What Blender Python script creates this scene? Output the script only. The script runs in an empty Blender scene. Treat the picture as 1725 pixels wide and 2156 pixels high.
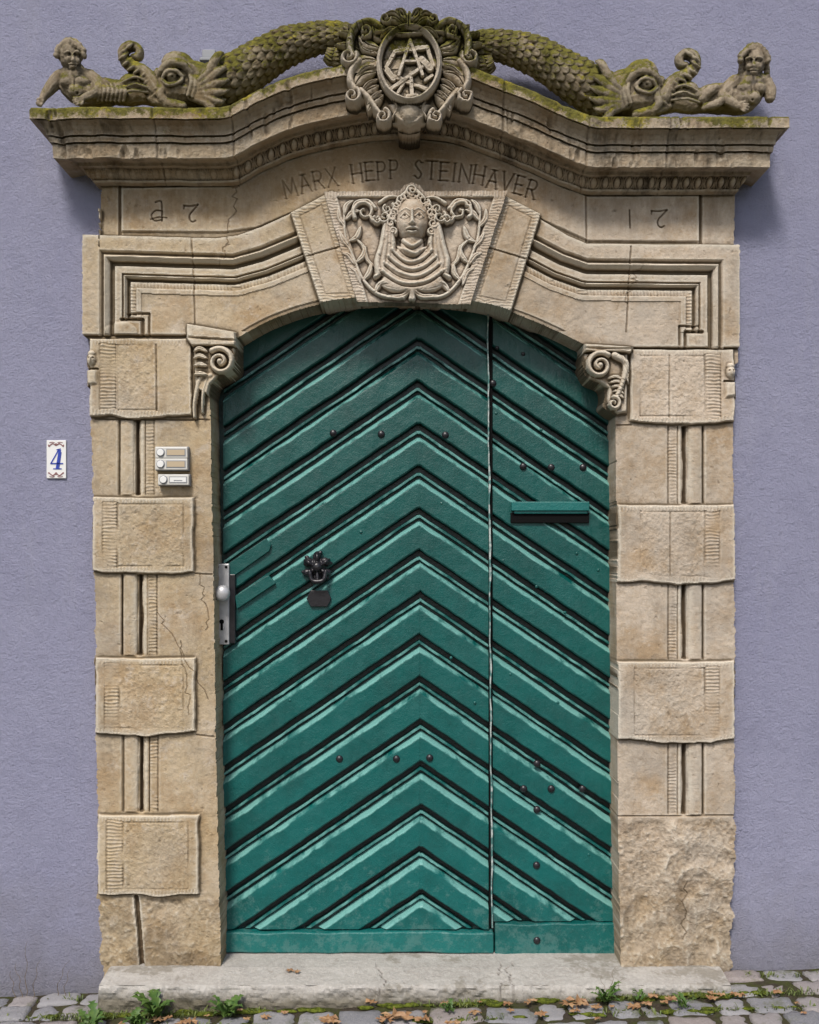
import bpy, bmesh, math, random
import numpy as np
from mathutils import Vector
random.seed(7)
D=4.0; ZC=1.7; CX=862.5; S=500.0
def W(px,py,d=0.0):
    k=(D-d)/D
    return ((px-CX)/S*k, -d, ZC+((2030-py)/S-ZC)*k)
scene=bpy.context.scene
# ---------------------------------------------------------------- noise
_tab=np.random.default_rng(3).random((512,512))
def vnoise(x,y,seed=0):
    x=x+seed*17.3+1000; y=y+seed*9.7+1000
    xi=np.floor(x).astype(int); yi=np.floor(y).astype(int)
    fx=x-xi; fy=y-yi; fx=fx*fx*(3-2*fx); fy=fy*fy*(3-2*fy)
    a=_tab[xi%512,yi%512]; b=_tab[(xi+1)%512,yi%512]; c=_tab[xi%512,(yi+1)%512]; d=_tab[(xi+1)%512,(yi+1)%512]
    return (a*(1-fx)+b*fx)*(1-fy)+(c*(1-fx)+d*fx)*fy*1.0
def fbm(x,y,scale,octv=4,seed=0):
    x=np.asarray(x,float)/scale; y=np.asarray(y,float)/scale
    s=0;a=1;t=0
    for i in range(octv):
        s=s+a*(vnoise(x,y,seed+i)-.5); t+=a; a*=.55; x=x*2.03; y=y*2.03
    return s/t*2
def sstep(a,b,x):
    t=np.clip((x-a)/(b-a),0,1); return t*t*(3-2*t)
def crom(pts,n=8):
    P=[np.array(p,float) for p in pts]
    if len(P)<3: return [tuple(p) for p in P]
    P=[2*P[0]-P[1]]+P+[2*P[-1]-P[-2]]
    out=[]
    for i in range(1,len(P)-2):
        for j in range(n):
            t=j/n; a,b,c,d=P[i-1],P[i],P[i+1],P[i+2]
            out.append(tuple(.5*((2*b)+(-a+c)*t+(2*a-5*b+4*c-d)*t*t+(-a+3*b-3*c+d)*t**3)))
    out.append(tuple(P[-2])); return out
def spiral(cx,cy,r,turns=1.5,dr=1,start=0,rmin=.18,n=26):
    o=[]
    for i in range(n+1):
        t=i/n; rr=r*(1-(1-rmin)*t); a=start+dr*turns*2*math.pi*t
        o.append((cx+rr*math.cos(a),cy+rr*math.sin(a)))
    return o
def pdist(X,Y,pts):
    best=np.full(X.shape,1e9); T=np.zeros(X.shape); SG=np.zeros(X.shape)
    L=[0]
    for a,b in zip(pts[:-1],pts[1:]): L.append(L[-1]+math.hypot(b[0]-a[0],b[1]-a[1]))
    tot=max(L[-1],1e-6)
    for i,(a,b) in enumerate(zip(pts[:-1],pts[1:])):
        dx=b[0]-a[0]; dy=b[1]-a[1]; l2=dx*dx+dy*dy
        if l2<1e-9: continue
        t=np.clip(((X-a[0])*dx+(Y-a[1])*dy)/l2,0,1)
        ex=X-a[0]-t*dx; ey=Y-a[1]-t*dy
        d=np.hypot(ex,ey); m=d<best
        best=np.where(m,d,best); T=np.where(m,(L[i]+t*(L[i+1]-L[i]))/tot,T)
        SG=np.where(m,np.sign(dx*ey-dy*ex),SG)
    return best,T,SG
def polysd(X,Y,pts):
    P=list(pts)+[pts[0]]
    d,_,_=pdist(X,Y,P)
    ins=np.zeros(X.shape,bool)
    for a,b in zip(P[:-1],P[1:]):
        if a[1]==b[1]: continue
        c=((a[1]>Y)!=(b[1]>Y))&(X<(b[0]-a[0])*(Y-a[1])/(b[1]-a[1])+a[0])
        ins^=c
    return np.where(ins,d,-d)
def blur(A,r):
    for ax in (0,1):
        k=2*r+1
        P=np.pad(A,[(r+1,r) if i==ax else (0,0) for i in (0,1)],mode='edge')
        c=np.cumsum(P,axis=ax)
        A=(c[k:]-c[:-k])/k if ax==0 else (c[:,k:]-c[:,:-k])/k
    return A
# ---------------------------------------------------------------- mesh helpers
def mkmesh(name,co,faces,mat=None,smooth=False,attrs=None,parent=None):
    me=bpy.data.meshes.new(name)
    co=np.asarray(co,np.float32); 
    if isinstance(faces,np.ndarray):
        n=len(faces); k=faces.shape[1]
        me.vertices.add(len(co)); me.vertices.foreach_set('co',co.ravel())
        me.loops.add(n*k); me.loops.foreach_set('vertex_index',faces.astype(np.int32).ravel())
        me.polygons.add(n); me.polygons.foreach_set('loop_start',np.arange(0,n*k,k,dtype=np.int32))
        me.update(calc_edges=True)
    else:
        me.from_pydata([tuple(c) for c in co],[],faces)
    me.polygons.foreach_set('use_smooth',[smooth]*len(me.polygons))
    if attrs:
        for k,v in attrs.items():
            a=me.attributes.new(k,'FLOAT','POINT'); a.data.foreach_set('value',np.asarray(v,np.float32).ravel())
    me.update()
    ob=bpy.data.objects.new(name,me); scene.collection.objects.link(ob)
    if mat: me.materials.append(mat)
    if parent: ob.parent=parent
    return ob
def empty(name):
    e=bpy.data.objects.new(name,None); scene.collection.objects.link(e); return e
class HF:
    def __init__(s,x0,y0,x1,y1,step,dref,base=0.0):
        s.step=step; s.dref=dref
        s.X,s.Y=np.meshgrid(np.arange(x0,x1+step/2,step),np.arange(y0,y1+step/2,step))
        s.x0=x0;s.y0=y0; s.H=np.full(s.X.shape,float(base)); s.G=np.zeros(s.X.shape)
    def win(s,pts,r):
        xs=[p[0] for p in pts]; ys=[p[1] for p in pts]
        a=max(0,int((min(xs)-r-s.x0)/s.step)); b=int((max(xs)+r-s.x0)/s.step)+2
        c=max(0,int((min(ys)-r-s.y0)/s.step)); d=int((max(ys)+r-s.y0)/s.step)+2
        return slice(c,max(c,d)),slice(a,max(a,b))
    def stroke(s,pts,r,h,mode='add',b=None,r2=None,prof='round',sm=True,g=0,leaf=False):
        if sm and len(pts)>2: pts=crom(pts,6)
        w=s.win(pts,max(r,r2 or 0)+1); X=s.X[w];Y=s.Y[w]
        if X.size==0: return
        d,T,_=pdist(X,Y,pts)
        R=r+( (r2 if r2 is not None else r)-r)*T
        if leaf: R=r*np.sin(np.pi*np.clip(T*.94+.03,0,1))**.7
        q=np.clip(d/np.maximum(R,.01),0,1)
        if prof=='round': p=np.sqrt(1-q*q)
        elif prof=='soft': p=(1-q*q)**2
        else: p=1-sstep(.7,1,q)
        H=s.H[w]
        if mode=='add': s.H[w]=H+h*p
        else:
            s.H[w]=np.where(q<1,np.maximum(H,(H if b is None else b)+h*p),H)
            if leaf: s.H[w]-=np.where(q<1,.25*h*np.clip(1-d/1.8,0,1),0)
        if g: s.G[w]=np.maximum(s.G[w],g*p)
    def dome(s,cx,cy,rx,ry,h,mode='max',b=0,rot=0,prof='round'):
        m=max(rx,ry); w=s.win([(cx,cy)],m+1); X=s.X[w]-cx;Y=s.Y[w]-cy
        c,sn=math.cos(rot),math.sin(rot)
        q=np.hypot((X*c+Y*sn)/rx,(-X*sn+Y*c)/ry)
        p=np.sqrt(np.clip(1-q*q,0,1)) if prof=='round' else np.exp(-q*q*2)*(q<2)
        if prof!='round':
            w=s.win([(cx,cy)],2*m+1); X=s.X[w]-cx;Y=s.Y[w]-cy
            q=np.hypot((X*c+Y*sn)/rx,(-X*sn+Y*c)/ry); p=np.exp(-q*q*1.6)*(q<2)
        if mode=='max': s.H[w]=np.where(q<1,np.maximum(s.H[w],b+h*p),s.H[w])
        else: s.H[w]+=h*p
    def poly(s,pts,level,edge=3,mode='set',jit=0):
        w=s.win(pts,edge+3); X=s.X[w];Y=s.Y[w]
        sd=polysd(X,Y,pts)
        if jit: sd=sd+fbm(X,Y,18,3,5)*jit
        m=sstep(-edge*.3,edge,sd)
        s.H[w]=s.H[w]*(1-m)+level*m
        return w,sd
    def mesh(s,name,sd,back,mat,parent=None,tint=None,smooth=False,backfn=None):
        st=s.step; X=s.X.copy();Y=s.Y.copy()
        gy,gx=np.gradient(sd,st); gl=np.hypot(gx,gy)+1e-6; gx/=gl; gy/=gl
        m=(sd>=0)&(sd<st*.75); X=np.where(m,X-gx*sd,X);Y=np.where(m,Y-gy*sd,Y)
        m=(sd<0)&(sd>-st*1.6); X=np.where(m,X-gx*(sd+.25),X);Y=np.where(m,Y-gy*(sd+.25),Y)
        bk=back if backfn is None else backfn
        H=np.where(sd>=0,s.H,bk)
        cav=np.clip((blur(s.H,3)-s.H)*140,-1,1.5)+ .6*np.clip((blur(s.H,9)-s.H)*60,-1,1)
        ny,nx=X.shape; idx=np.arange(nx*ny).reshape(ny,nx)
        ins=sd>=0
        keep=ins[:-1,:-1]|ins[1:,:-1]|ins[:-1,1:]|ins[1:,1:]
        a=idx[:-1,:-1][keep];b=idx[:-1,1:][keep];c=idx[1:,1:][keep];d=idx[1:,:-1][keep]
        F=np.stack([a,d,c,b],1)
        used=np.unique(F); remap=np.zeros(nx*ny,int); remap[used]=np.arange(len(used)); F=remap[F]
        wx,_,wz=W(X.ravel(),Y.ravel(),s.dref)
        co=np.stack([wx,-H.ravel(),wz],1)[used]
        at={'cav':cav.ravel()[used],'grime':s.G.ravel()[used]}
        if tint is not None: at['tint']=tint.ravel()[used]
        return mkmesh(name,co,F,mat,smooth,at,parent)
# ---------------------------------------------------------------- materials
class NT:
    def __init__(s,name):
        s.m=bpy.data.materials.new(name); s.m.use_nodes=True; s.t=s.m.node_tree; s.n=s.t.nodes; s.l=s.t.links
        s.p=s.n['Principled BSDF']; s.tc=s.n.new('ShaderNodeTexCoord')
    def noise(s,scale,det=5,rough=.6,vec=None,stretch=None,off=0):
        n=s.n.new('ShaderNodeTexNoise'); n.inputs['Scale'].default_value=scale; n.inputs['Detail'].default_value=min(det,5); n.inputs['Roughness'].default_value=rough
        mp=s.n.new('ShaderNodeMapping'); s.l.new(s.tc.outputs['Object'],mp.inputs[0]); mp.inputs['Location'].default_value=(off,off*.7,off*1.3)
        if stretch: mp.inputs['Scale'].default_value=stretch
        s.l.new(mp.outputs[0],n.inputs['Vector']); return n.outputs['Fac']
    def ramp(s,f,a,b,lo=0.,hi=1.):
        n=s.n.new('ShaderNodeMapRange'); n.clamp=True; s.l.new(f,n.inputs[0])
        for i,v in zip((1,2,3,4),(a,b,lo,hi)): n.inputs[i].default_value=v
        return n.outputs[0]
    def math(s,op,a,b=0.):
        n=s.n.new('ShaderNodeMath'); n.operation=op; n.use_clamp=False
        for i,v in enumerate((a,b)):
            if isinstance(v,(int,float)): n.inputs[i].default_value=v
            else: s.l.new(v,n.inputs[i])
        return n.outputs[0]
    def mix(s,f,a,b,mode='MIX'):
        n=s.n.new('ShaderNodeMix'); n.data_type='RGBA'; n.blend_type=mode; n.clamp_factor=True
        for i,v in ((0,f),(6,a),(7,b)):
            if isinstance(v,(int,float)): n.inputs[i].default_value=v
            elif isinstance(v,tuple): n.inputs[i].default_value=v if len(v)==4 else (*v,1)
            else: s.l.new(v,n.inputs[i])
        return n.outputs[2]
    def attr(s,name):
        n=s.n.new('ShaderNodeAttribute'); n.attribute_name=name; return n.outputs['Fac']
    def xyz(s):
        n=s.n.new('ShaderNodeSeparateXYZ'); s.l.new(s.tc.outputs['Object'],n.inputs[0]); return n.outputs
    def nz(s):
        g=s.n.new('ShaderNodeNewGeometry'); n=s.n.new('ShaderNodeSeparateXYZ'); s.l.new(g.outputs['Normal'],n.inputs[0]); return n.outputs[2]
    def bump(s,*hs):
        prev=None
        for h,st,dist in hs:
            b=s.n.new('ShaderNodeBump'); b.inputs['Strength'].default_value=st; b.inputs['Distance'].default_value=dist; s.l.new(h,b.inputs['Height'])
            if prev: s.l.new(prev,b.inputs['Normal'])
            prev=b.outputs[0]
        s.l.new(prev,s.p.inputs['Normal'])
    def fin(s,col,rough=.9,spec=.3,metal=0):
        if isinstance(col,tuple): s.p.inputs['Base Color'].default_value=(*col,1)
        else: s.l.new(col,s.p.inputs['Base Color'])
        if isinstance(rough,(int,float)): s.p.inputs['Roughness'].default_value=rough
        else: s.l.new(rough,s.p.inputs['Roughness'])
        s.p.inputs['Specular IOR Level'].default_value=spec; s.p.inputs['Metallic'].default_value=metal
        return s.m
def stone(name,cl,cr,dark=(.10,.075,.045),moss=0.,mosscol=(.14,.13,.015),soot=.35,patch=(.56,.50,.42),low=False):
    t=NT(name); x=t.xyz()
    c=t.mix(t.ramp(x[0],-.5,.7),cl,cr)
    c=t.mix(t.ramp(t.noise(2.6,6,.65),.38,.68),c,t.mix(.6,c,patch))
    c=t.mix(t.ramp(t.noise(5,8,.7,off=4),.46,.66,0,.65),c,tuple(v*f for v,f in zip(cl,(.72,.60,.46))))
    c=t.mix(t.ramp(t.noise(11,8,.75,off=31),.54,.66,0,.6),c,patch)
    c=t.mix(t.ramp(t.attr('tint'),-1,1,0,1),t.mix(.5,c,(.66,.66,.64,1),'MULTIPLY'),c)
    c=t.mix(t.ramp(t.noise(160,3,.7),.3,.7,0,.45),c,(.45,.40,.35,1),'OVERLAY')
    c=t.mix(t.ramp(t.noise(3,7,.75,stretch=(2.4,1,.8),off=9),.50,.70,0,soot),c,dark)
    c=t.mix(t.ramp(t.noise(38,5,.8,off=55),.60,.70,0,.5),c,tuple(v*1.6 for v in dark))
    if low:
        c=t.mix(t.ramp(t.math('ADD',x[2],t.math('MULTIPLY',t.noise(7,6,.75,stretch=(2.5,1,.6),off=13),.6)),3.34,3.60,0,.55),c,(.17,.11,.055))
        c=t.mix(t.ramp(t.math('ADD',x[2],t.math('MULTIPLY',t.noise(6,6,.75,off=17),.9)),.95,.35,0,.6),c,(.21,.15,.07))
        c=t.mix(t.ramp(t.noise(1.7,5,.7,off=61),.52,.66,0,.45),c,(.27,.25,.22))
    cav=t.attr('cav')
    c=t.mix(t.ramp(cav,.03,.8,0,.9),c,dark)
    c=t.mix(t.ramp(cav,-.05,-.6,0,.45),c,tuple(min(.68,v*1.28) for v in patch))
    c=t.mix(t.math('MULTIPLY',t.attr('grime'),.85),c,(.09,.06,.035))
    if moss>0:
        f=t.math('ADD',t.math('MULTIPLY',t.nz(),.55),t.math('SUBTRACT',t.math('MULTIPLY',t.noise(9,7,.75,off=2),2.6),.7))
        f=t.math('ADD',f,t.attr('moss'))
        f=t.ramp(f,1.15-moss*.6,1.40-moss*.6,0,.93)
        mc=t.mix(t.ramp(t.noise(40,5,.7),.38,.62),tuple(v*.38 for v in mosscol),mosscol)
        mc=t.mix(t.ramp(t.noise(14,5,.7,off=20),.56,.64),mc,(.24,.20,.015))
        mc=t.mix(t.ramp(cav,.03,.8,0,.85),mc,tuple(v*.6 for v in dark))
        c=t.mix(f,c,mc)
    t.bump((t.noise(55,6,.75),.6,.007),(t.noise(260,4,.8),.5,.0025))
    return t.fin(c,.93,.2)
M_portal=stone('sandstone',(.48,.385,.25),(.51,.43,.34),soot=.36,low=True)
M_key=stone('sandstone_pale',(.48,.41,.32),(.48,.415,.335),dark=(.11,.083,.058),soot=.22,patch=(.58,.52,.45))
M_corn=stone('sandstone_weathered',(.35,.275,.18),(.39,.325,.24),dark=(.045,.033,.02),moss=.72,soot=.85,patch=(.48,.43,.35))
M_cart=stone('sandstone_lichen',(.37,.315,.225),(.37,.315,.235),dark=(.035,.027,.016),moss=.70,soot=.45,patch=(.48,.43,.36))
M_stat=stone('sandstone_mossy',(.21,.17,.10),(.29,.24,.17),dark=(.024,.019,.010),moss=1.12,soot=.55,patch=(.32,.28,.21))
M_putto=stone('sandstone_darkened',(.20,.165,.11),(.29,.24,.175),dark=(.026,.02,.013),moss=.62,soot=.65,patch=(.34,.29,.22))
t=NT('lavender_grey_plaster'); c=t.mix(t.ramp(t.noise(1.1,6,.6),.3,.7),(.345,.35,.49),(.40,.405,.54))
c=t.mix(t.ramp(t.noise(6,7,.7,off=3),.48,.72,0,.35),c,(.28,.285,.40))
c=t.mix(t.ramp(t.noise(3,6,.7,stretch=(3,1,.5),off=23),.55,.75,0,.35),c,(.45,.45,.54))
c=t.mix(t.ramp(t.noise(75,5,.8,off=33),.58,.72,0,.35),c,(.22,.22,.32))
x=t.xyz(); c=t.mix(t.ramp(t.math('ADD',x[2],t.math('MULTIPLY',t.noise(4,6,.7,off=8),.7)),.75,.15,0,.8),c,(.22,.21,.21))
t.bump((t.noise(24,6,.75),1,.020),(t.noise(110,5,.8,off=5),1,.012)); M_wall=t.fin(c,.95,.15)
def paint(name,c1,c2,rough=.36):
    t=NT(name); x=t.xyz()
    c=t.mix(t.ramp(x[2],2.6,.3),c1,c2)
    c=t.mix(t.ramp(t.noise(5,5,.7),.42,.68,0,.45),c,tuple(v*.5 for v in c1))
    c=t.mix(t.ramp(t.noise(60,6,.8,off=6),.62,.70,0,.25),c,(.04,.20,.18))
    c=t.mix(t.ramp(t.noise(120,5,.8,off=16),.67,.71,0,.5),c,(.25,.33,.30))
    c=t.mix(t.ramp(t.math('SUBTRACT',t.noise(16,6,.85,off=41),t.math('MULTIPLY',x[2],.30)),.46,.56,0,.25),c,(.15,.26,.24))
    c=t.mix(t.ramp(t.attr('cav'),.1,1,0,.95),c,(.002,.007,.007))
    c=t.mix(t.ramp(t.math('MULTIPLY',t.attr('edge_highlight'),t.ramp(t.noise(22,6,.75,off=50),.3,.55,.4,1.2)),.2,.9,0,.8),c,(.17,.40,.365))  # bevel highlights painted pale into the colour, broken up like wear
    t.bump((t.noise(18,6,.75,stretch=(1,1,1)),.45,.009),(t.noise(120,5,.75),.45,.003))
    return t.fin(c,t.ramp(t.noise(12,5,.6),.3,.7,rough-.08,rough+.12),.5)
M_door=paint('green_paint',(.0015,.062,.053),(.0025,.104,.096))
M_rail=paint('green_paint_faded',(.006,.125,.115),(.006,.13,.12))
M_back=paint('green_paint_shaded',(.002,.025,.022),(.002,.027,.024))  # darker copy of the door green, recess shade put into the colour
t=NT('black_iron'); t.bump((t.noise(60,4,.6),.3,.003)); M_iron=t.fin((.012,.011,.014),.35,.5)
t=NT('brushed_metal'); t.bump((t.noise(90,4,.6),.15,.002)); M_metal=t.fin(t.mix(t.ramp(t.noise(30),.4,.7),(.50,.50,.51),(.38,.38,.39)),.35,.5,.3)
M_dark=NT('dark_void').fin((.006,.006,.006),.9,.1)
M_white=NT('white_enamel').fin((.72,.72,.70),.25,.5)
M_blue=NT('blue_enamel').fin((.02,.05,.36),.3,.5)
M_rust=NT('brown_enamel').fin((.2,.05,.05),.3,.5)
M_plastic=NT('cream_plastic').fin((.56,.55,.51),.4,.4)
M_label=NT('label_tan').fin((.45,.36,.24),.5,.4)
M_grey=NT('grey_plastic').fin((.22,.23,.25),.5,.4)
t=NT('raw_wood_edge'); M_edge=t.fin(t.mix(t.ramp(t.noise(25,4),.42,.58),(.42,.46,.44),(.06,.16,.15)),.8,.2)
# ---------------------------------------------------------------- wall
def boxmesh(bm,x0,x1,y0,y1,z0,z1):
    r=bmesh.ops.create_cube(bm,size=1)
    for v in r['verts']:
        v.co.x=x0+(v.co.x+.5)*(x1-x0); v.co.y=y0+(v.co.y+.5)*(y1-y0); v.co.z=z0+(v.co.z+.5)*(z1-z0)
    return r['verts']
def bmobj(bm,name,mat,parent=None,bevel=0,smooth=False):
    me=bpy.data.meshes.new(name); bm.to_mesh(me); bm.free(); ob=bpy.data.objects.new(name,me); scene.collection.objects.link(ob)
    me.materials.append(mat)
    if smooth: me.polygons.foreach_set('use_smooth',[True]*len(me.polygons))
    if bevel: 
        m=ob.modifiers.new('b','BEVEL'); m.width=bevel; m.segments=2; m.limit_method='ANGLE'
    if parent: ob.parent=parent
    return ob
bm=bmesh.new()
boxmesh(bm,-7,-1.12,0,.4,-.6,7); boxmesh(bm,1.12,7,0,.4,-.6,7); boxmesh(bm,-1.12,1.12,0,.4,3.0,7)
bmobj(bm,'house_wall',M_wall)
# ---------------------------------------------------------------- portal heightfield
portal=empty('stone_portal')
hk=[(0,0),(470,0),(490,3),(540,31),(600,58),(650,74),(700,86),(780,100),(865,105),(950,96),(1000,81),(1060,58),(1120,33),(1180,5),(1235,-15),(1252,-18),(1725,-20)]
def hpx(x):
    x=np.asarray(x,float); r=np.zeros_like(x)
    for o in (-10,-5,0,5,10): r=r+np.interp(x+o,[k[0] for k in hk],[k[1] for k in hk])
    return r/5
hf=HF(166,236,1566,2078,1.7,.05,.04)
X,Y=hf.X,hf.Y
topline=[(x,352-float(hpx(x))) for x in range(210,1551,20)]+[(1550,372)]
outer=[(216,2074),(208,1900),(204,1700),(201,1450),(197,1200),(193,1000),(190,885),(191,822),(183,812),(183,748),(190,738),(188,714),(175,706),(175,493),(210,491)]+topline+[(1550,515),(1556,516),(1556,762),(1548,768),(1550,838),(1546,848),(1546,1000),(1549,1500),(1548,1700),(1546,1900),(1537,2074)]
opening=[(466,2100),(465,2003),(456,1600),(450,1200),(443,850)]+crom([(443,830),(450,806),(470,795),(492,782),(500,760),(500,716)],4)+crom([(500,714),(540,690),(590,667),(660,645),(745,632),(865,628),(1000,640),(1080,660),(1150,688),(1228,726)],5)+crom([(1228,730),(1227,775),(1240,800),(1268,812),(1274,835),(1270,855),(1285,868),(1297,875)],4)+[(1298,1100),(1300,1500),(1303,1800),(1307,2003),(1308,2100)]
so=polysd(X,Y,outer); si=polysd(X,Y,opening)
edge_n=fbm(X,Y,26,4,1)
rough_out=1.5+sstep(860,950,Y)*4.0+sstep(1700,1900,Y)*6
sd=np.minimum(so+edge_n*rough_out, -si-np.abs(edge_n)*(1.2+2.5*sstep(900,1000,Y)*(X<700)))
H=hf.H
H[:]=.045
fr=(Y<515)
H[fr]=.034
hf.poly([(252,392),(480,388)]+[(x,392-float(hpx(x))) for x in range(500,1240,20)]+[(1240,410),(1476,408),(1476,508),(1240,506),(1130,456),(1060,430),(690,430),(610,448),(540,478),(470,488),(252,486)],.042,4)
hf.stroke([(250,385),(250,490)],4,-.008,sm=False,g=.3); hf.stroke([(1478,400),(1478,512)],4,-.010,sm=False,g=.5)
AL=[(170,493),(455,501),(500,495),(550,477),(618,446),(700,400),(900,660),(560,700),(500,720),(400,718),(400,708),(170,708)]
AR=[(1560,515),(1235,512),(1195,495),(1140,462),(1060,410),(860,660),(1100,670),(1228,740),(1330,740),(1330,733),(1560,733),(1560,766)]
for P in (AL,AR):
    hf.poly(P,.062,3)
def arch_prof(path,limit_y,flip):
    d,T,sg=pdist(X,Y,path); n=d*sg*flip
    m=(Y<limit_y)&(Y>440)&(T>0)&(T<1)&(n>-2)&(n<90)&(sd>-3)
    f=np.interp(n,[-2,0,7,9,15,22,25,31,34,48,50,54,58,60,64,66,78,80,90],
                  [.062,.062,.046,.054,.078,.060,.040,.040,.062,.062,.048,.066,.050,.036,.036,.058,.058,.066,.066])
    hat=(n>66)&(n<78)
    coord=np.where(np.abs(np.gradient(T)[1])>np.abs(np.gradient(T)[0]),X,Y)
    f=f+np.where(hat,.0013*np.sin(2*np.pi*coord/7),0)
    lim=np.where(n>33,limit_y-34,limit_y)
    k=m&(Y<lim)
    hf.H=np.where(k,f,hf.H)
arch_prof([(210,712),(210,527),(490,535),(545,520),(720,448)],708,1)
arch_prof([(1522,738),(1522,548),(1238,545),(1190,528),(1050,455)],735,-1)
hf.stroke([(258,674),(302,674),(302,706)],4,-.014,sm=False,g=.3); hf.stroke([(270,662),(316,662),(316,706)],3,-.010,sm=False,g=.2)
hf.stroke([(1477,700),(1442,700),(1442,733)],4,-.014,sm=False,g=.4); hf.stroke([(1468,688),(1430,688),(1430,733)],3,-.010,sm=False,g=.2)
hf.dome(258,700,34,22,.012,'add')
hf.H+=np.where((si<0)&(si>-9)&(Y<700),-.006*sstep(-9,-7,si),0)
def voussoir(P,lev):
    w,s_=hf.poly(P,lev,3)
    x=X[w];y=Y[w]; h=hf.H[w]
    m=(s_>2)&(s_<17)
    h+=np.where(m,.0011*np.sin(2*np.pi*(y+fbm(x,y,15,2,3)*4)/6.8),0); h-=.003*np.exp(-((s_-18)/1.6)**2)
    hf.H[w]=h
voussoir([(612,452),(690,412),(760,640),(674,642)],.086)
voussoir([(1060,415),(1139,455),(1076,660),(985,642)],.086)
hf.stroke([(648,545),(735,520)],2,-.006,sm=False,g=.3); hf.stroke([(1105,550),(1020,525)],2,-.006,sm=False,g=.3)
def flutes(y0,y1,x_):
    m=sstep(y0,y0+4,Y)*(1-sstep(y1-4,y1,Y))
    o,g1,c1,g2,c2,h1,h2=x_
    lo=lambda a,b:(X>min(a,b))&(X<max(a,b))
    p=np.zeros(X.shape)
    def rnd(a,b,h):
        c=(a+b)/2; r=abs(b-a)/2; return np.where(lo(a,b),h*np.sqrt(np.clip(1-((X-c)/r)**2,0,1)),0)
    p+=rnd(g1,c1,.016)-np.where(lo(g1,c1),.010,0)
    p+=rnd(g2,c2,.012)-np.where(lo(g2,c2),.012,0)
    gw=4.0+1.5*fbm(X,Y,40,3,15)
    p-=.035*np.exp(-((X-(c1+g2)/2-2*fbm(X,Y,60,2,19))/gw)**2)
    p-=.008*np.exp(-((X-g1)/2.5)**2)
    hh=lo(h1,h2); p+=np.where(hh,.0016*np.clip(.6+1.4*fbm(X,Y,50,2,77),0,1.2)*np.sin(2*np.pi*(Y+fbm(X,Y,20,2,4)*3)/7.2)-.002,0)
    p-=.005*np.exp(-((X-h2)/1.8)**2)
    hf.H+=p*m
    hf.G=np.maximum(hf.G,m*np.exp(-((X-(c1+g2)/2)/3.5)**2))
for y0,y1,o in ((882,1044,0),(1208,1382,6),(1546,1712,8)):
    flutes(y0,y1,(200+o,250+o,283+o,293+o,306+o,307+o,324+o))
for y0,y1,o in ((895,1062,0),(1229,1390,0),(1563,1718,0)):
    flutes(y0,y1,(1545,1482+o,1448+o,1438+o,1427+o,1425+o,1408+o))
tint=np.clip(fbm(X,Y,260,3,9)*1.5,-1,1)
def block(x0,y0,x1,y1,hx0,hx1,px0,px1,tn,seed):
    w=hf.win([(x0,y0),(x1,y1)],8); x=X[w]; y=Y[w]
    bow=5*np.sin(np.pi*np.clip((x-x0)/(x1-x0),0,1))+fbm(x,y,50,3,seed)*6
    s_=np.minimum(np.minimum(x-x0,x1-x)+fbm(x,y,30,3,seed+3)*3,np.minimum(y-y0-bow*.3,y1+bow-5-y))
    m=sstep(-1,3,s_); h=hf.H[w]*(1-m)+(.064+.004*fbm(x,y,120,2,seed))*m
    ins=s_>3; wk=np.clip(.6+1.4*fbm(x,y,45,2,seed+6),.05,1.1)
    hs=ins&(x>min(hx0,hx1))&(x<max(hx0,hx1))&(s_>10)
    h+=np.where(hs,wk*.0015*np.sin(2*np.pi*(y+fbm(x,y,20,2,4)*3)/7.2)-.001,0)
    vt=ins&(s_<13)&((y<y0+16)|(y>y1-16)); h+=np.where(vt,wk*.0011*np.sin(2*np.pi*x/7.2),0)
    for gx in (px0,px1,hx0,hx1):
        h-=.0034*wk*np.exp(-((x-gx)/1.8)**2)*(s_>12)
    for gy in (y0+16,y1-16): h-=.0034*wk*np.exp(-((y-gy)/1.8)**2)*((x>min(px0,px1))&(x<max(px0,px1)))
    fld=ins&(s_>16)&(x>min(px0,px1))&(x<max(px0,px1))
    h+=np.where(fld,.0022*fbm(x,y,6,3,seed+8),0)
    hf.H[w]=h; tint[w]=np.where(m>.5,tn,tint[w])
block(190,712,405,880,212,246,250,332,.3,11); block(195,1046,409,1208,218,248,250,388,-.3,12)
block(202,1384,413,1548,222,252,254,388,.5,13); block(206,1714,420,1886,226,260,262,398,-.1,14)
block(1326,735,1546,893,1484,1516,1347,1482,.9,15); block(1300,1062,1548,1229,1484,1514,1347,1482,.5,16)
block(1300,1391,1547,1563,1484,1514,1335,1482,-.4,17)
hf.stroke([(330,728),(332,864)],1.8,-.004,sm=False)
for (a,b) in (((1408,750),(1408,880)),((1410,1080),(1410,1212))): hf.stroke([a,b],1.8,-.004,sm=False)
for P in ([(175,707),(400,707)],[(1330,734),(1556,734)],[(404,500),(410,600),(412,700)],[(1328,520),(1322,620),(1318,700)],[(412,882),(440,884)],[(412,1208),(446,1210)],[(414,1548),(450,1552)],[(1300,895),(1330,894)],[(200,882),(410,884)],[(1300,1720),(1546,1718)],[(1235,412),(1236,510)]):
    hf.stroke(P,2.0,-.005,sm=False,g=.25)
random.seed(2)
for st,en in (((330,1290),(440,1470)),((380,1350),(400,1500)),((420,1210),(436,1330)),((460,560),(488,500)),((1320,640),(1345,560)),((498,380),(485,485)),((1440,1980),(1450,1860))):
    P=[st]
    for i in range(1,14):
        tt=i/13; P.append((st[0]+(en[0]-st[0])*tt+random.uniform(-8,8),st[1]+(en[1]-st[1])*tt+random.uniform(-5,5)))
    hf.stroke(P,1.3,-.003,sm=False,g=.4)
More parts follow.
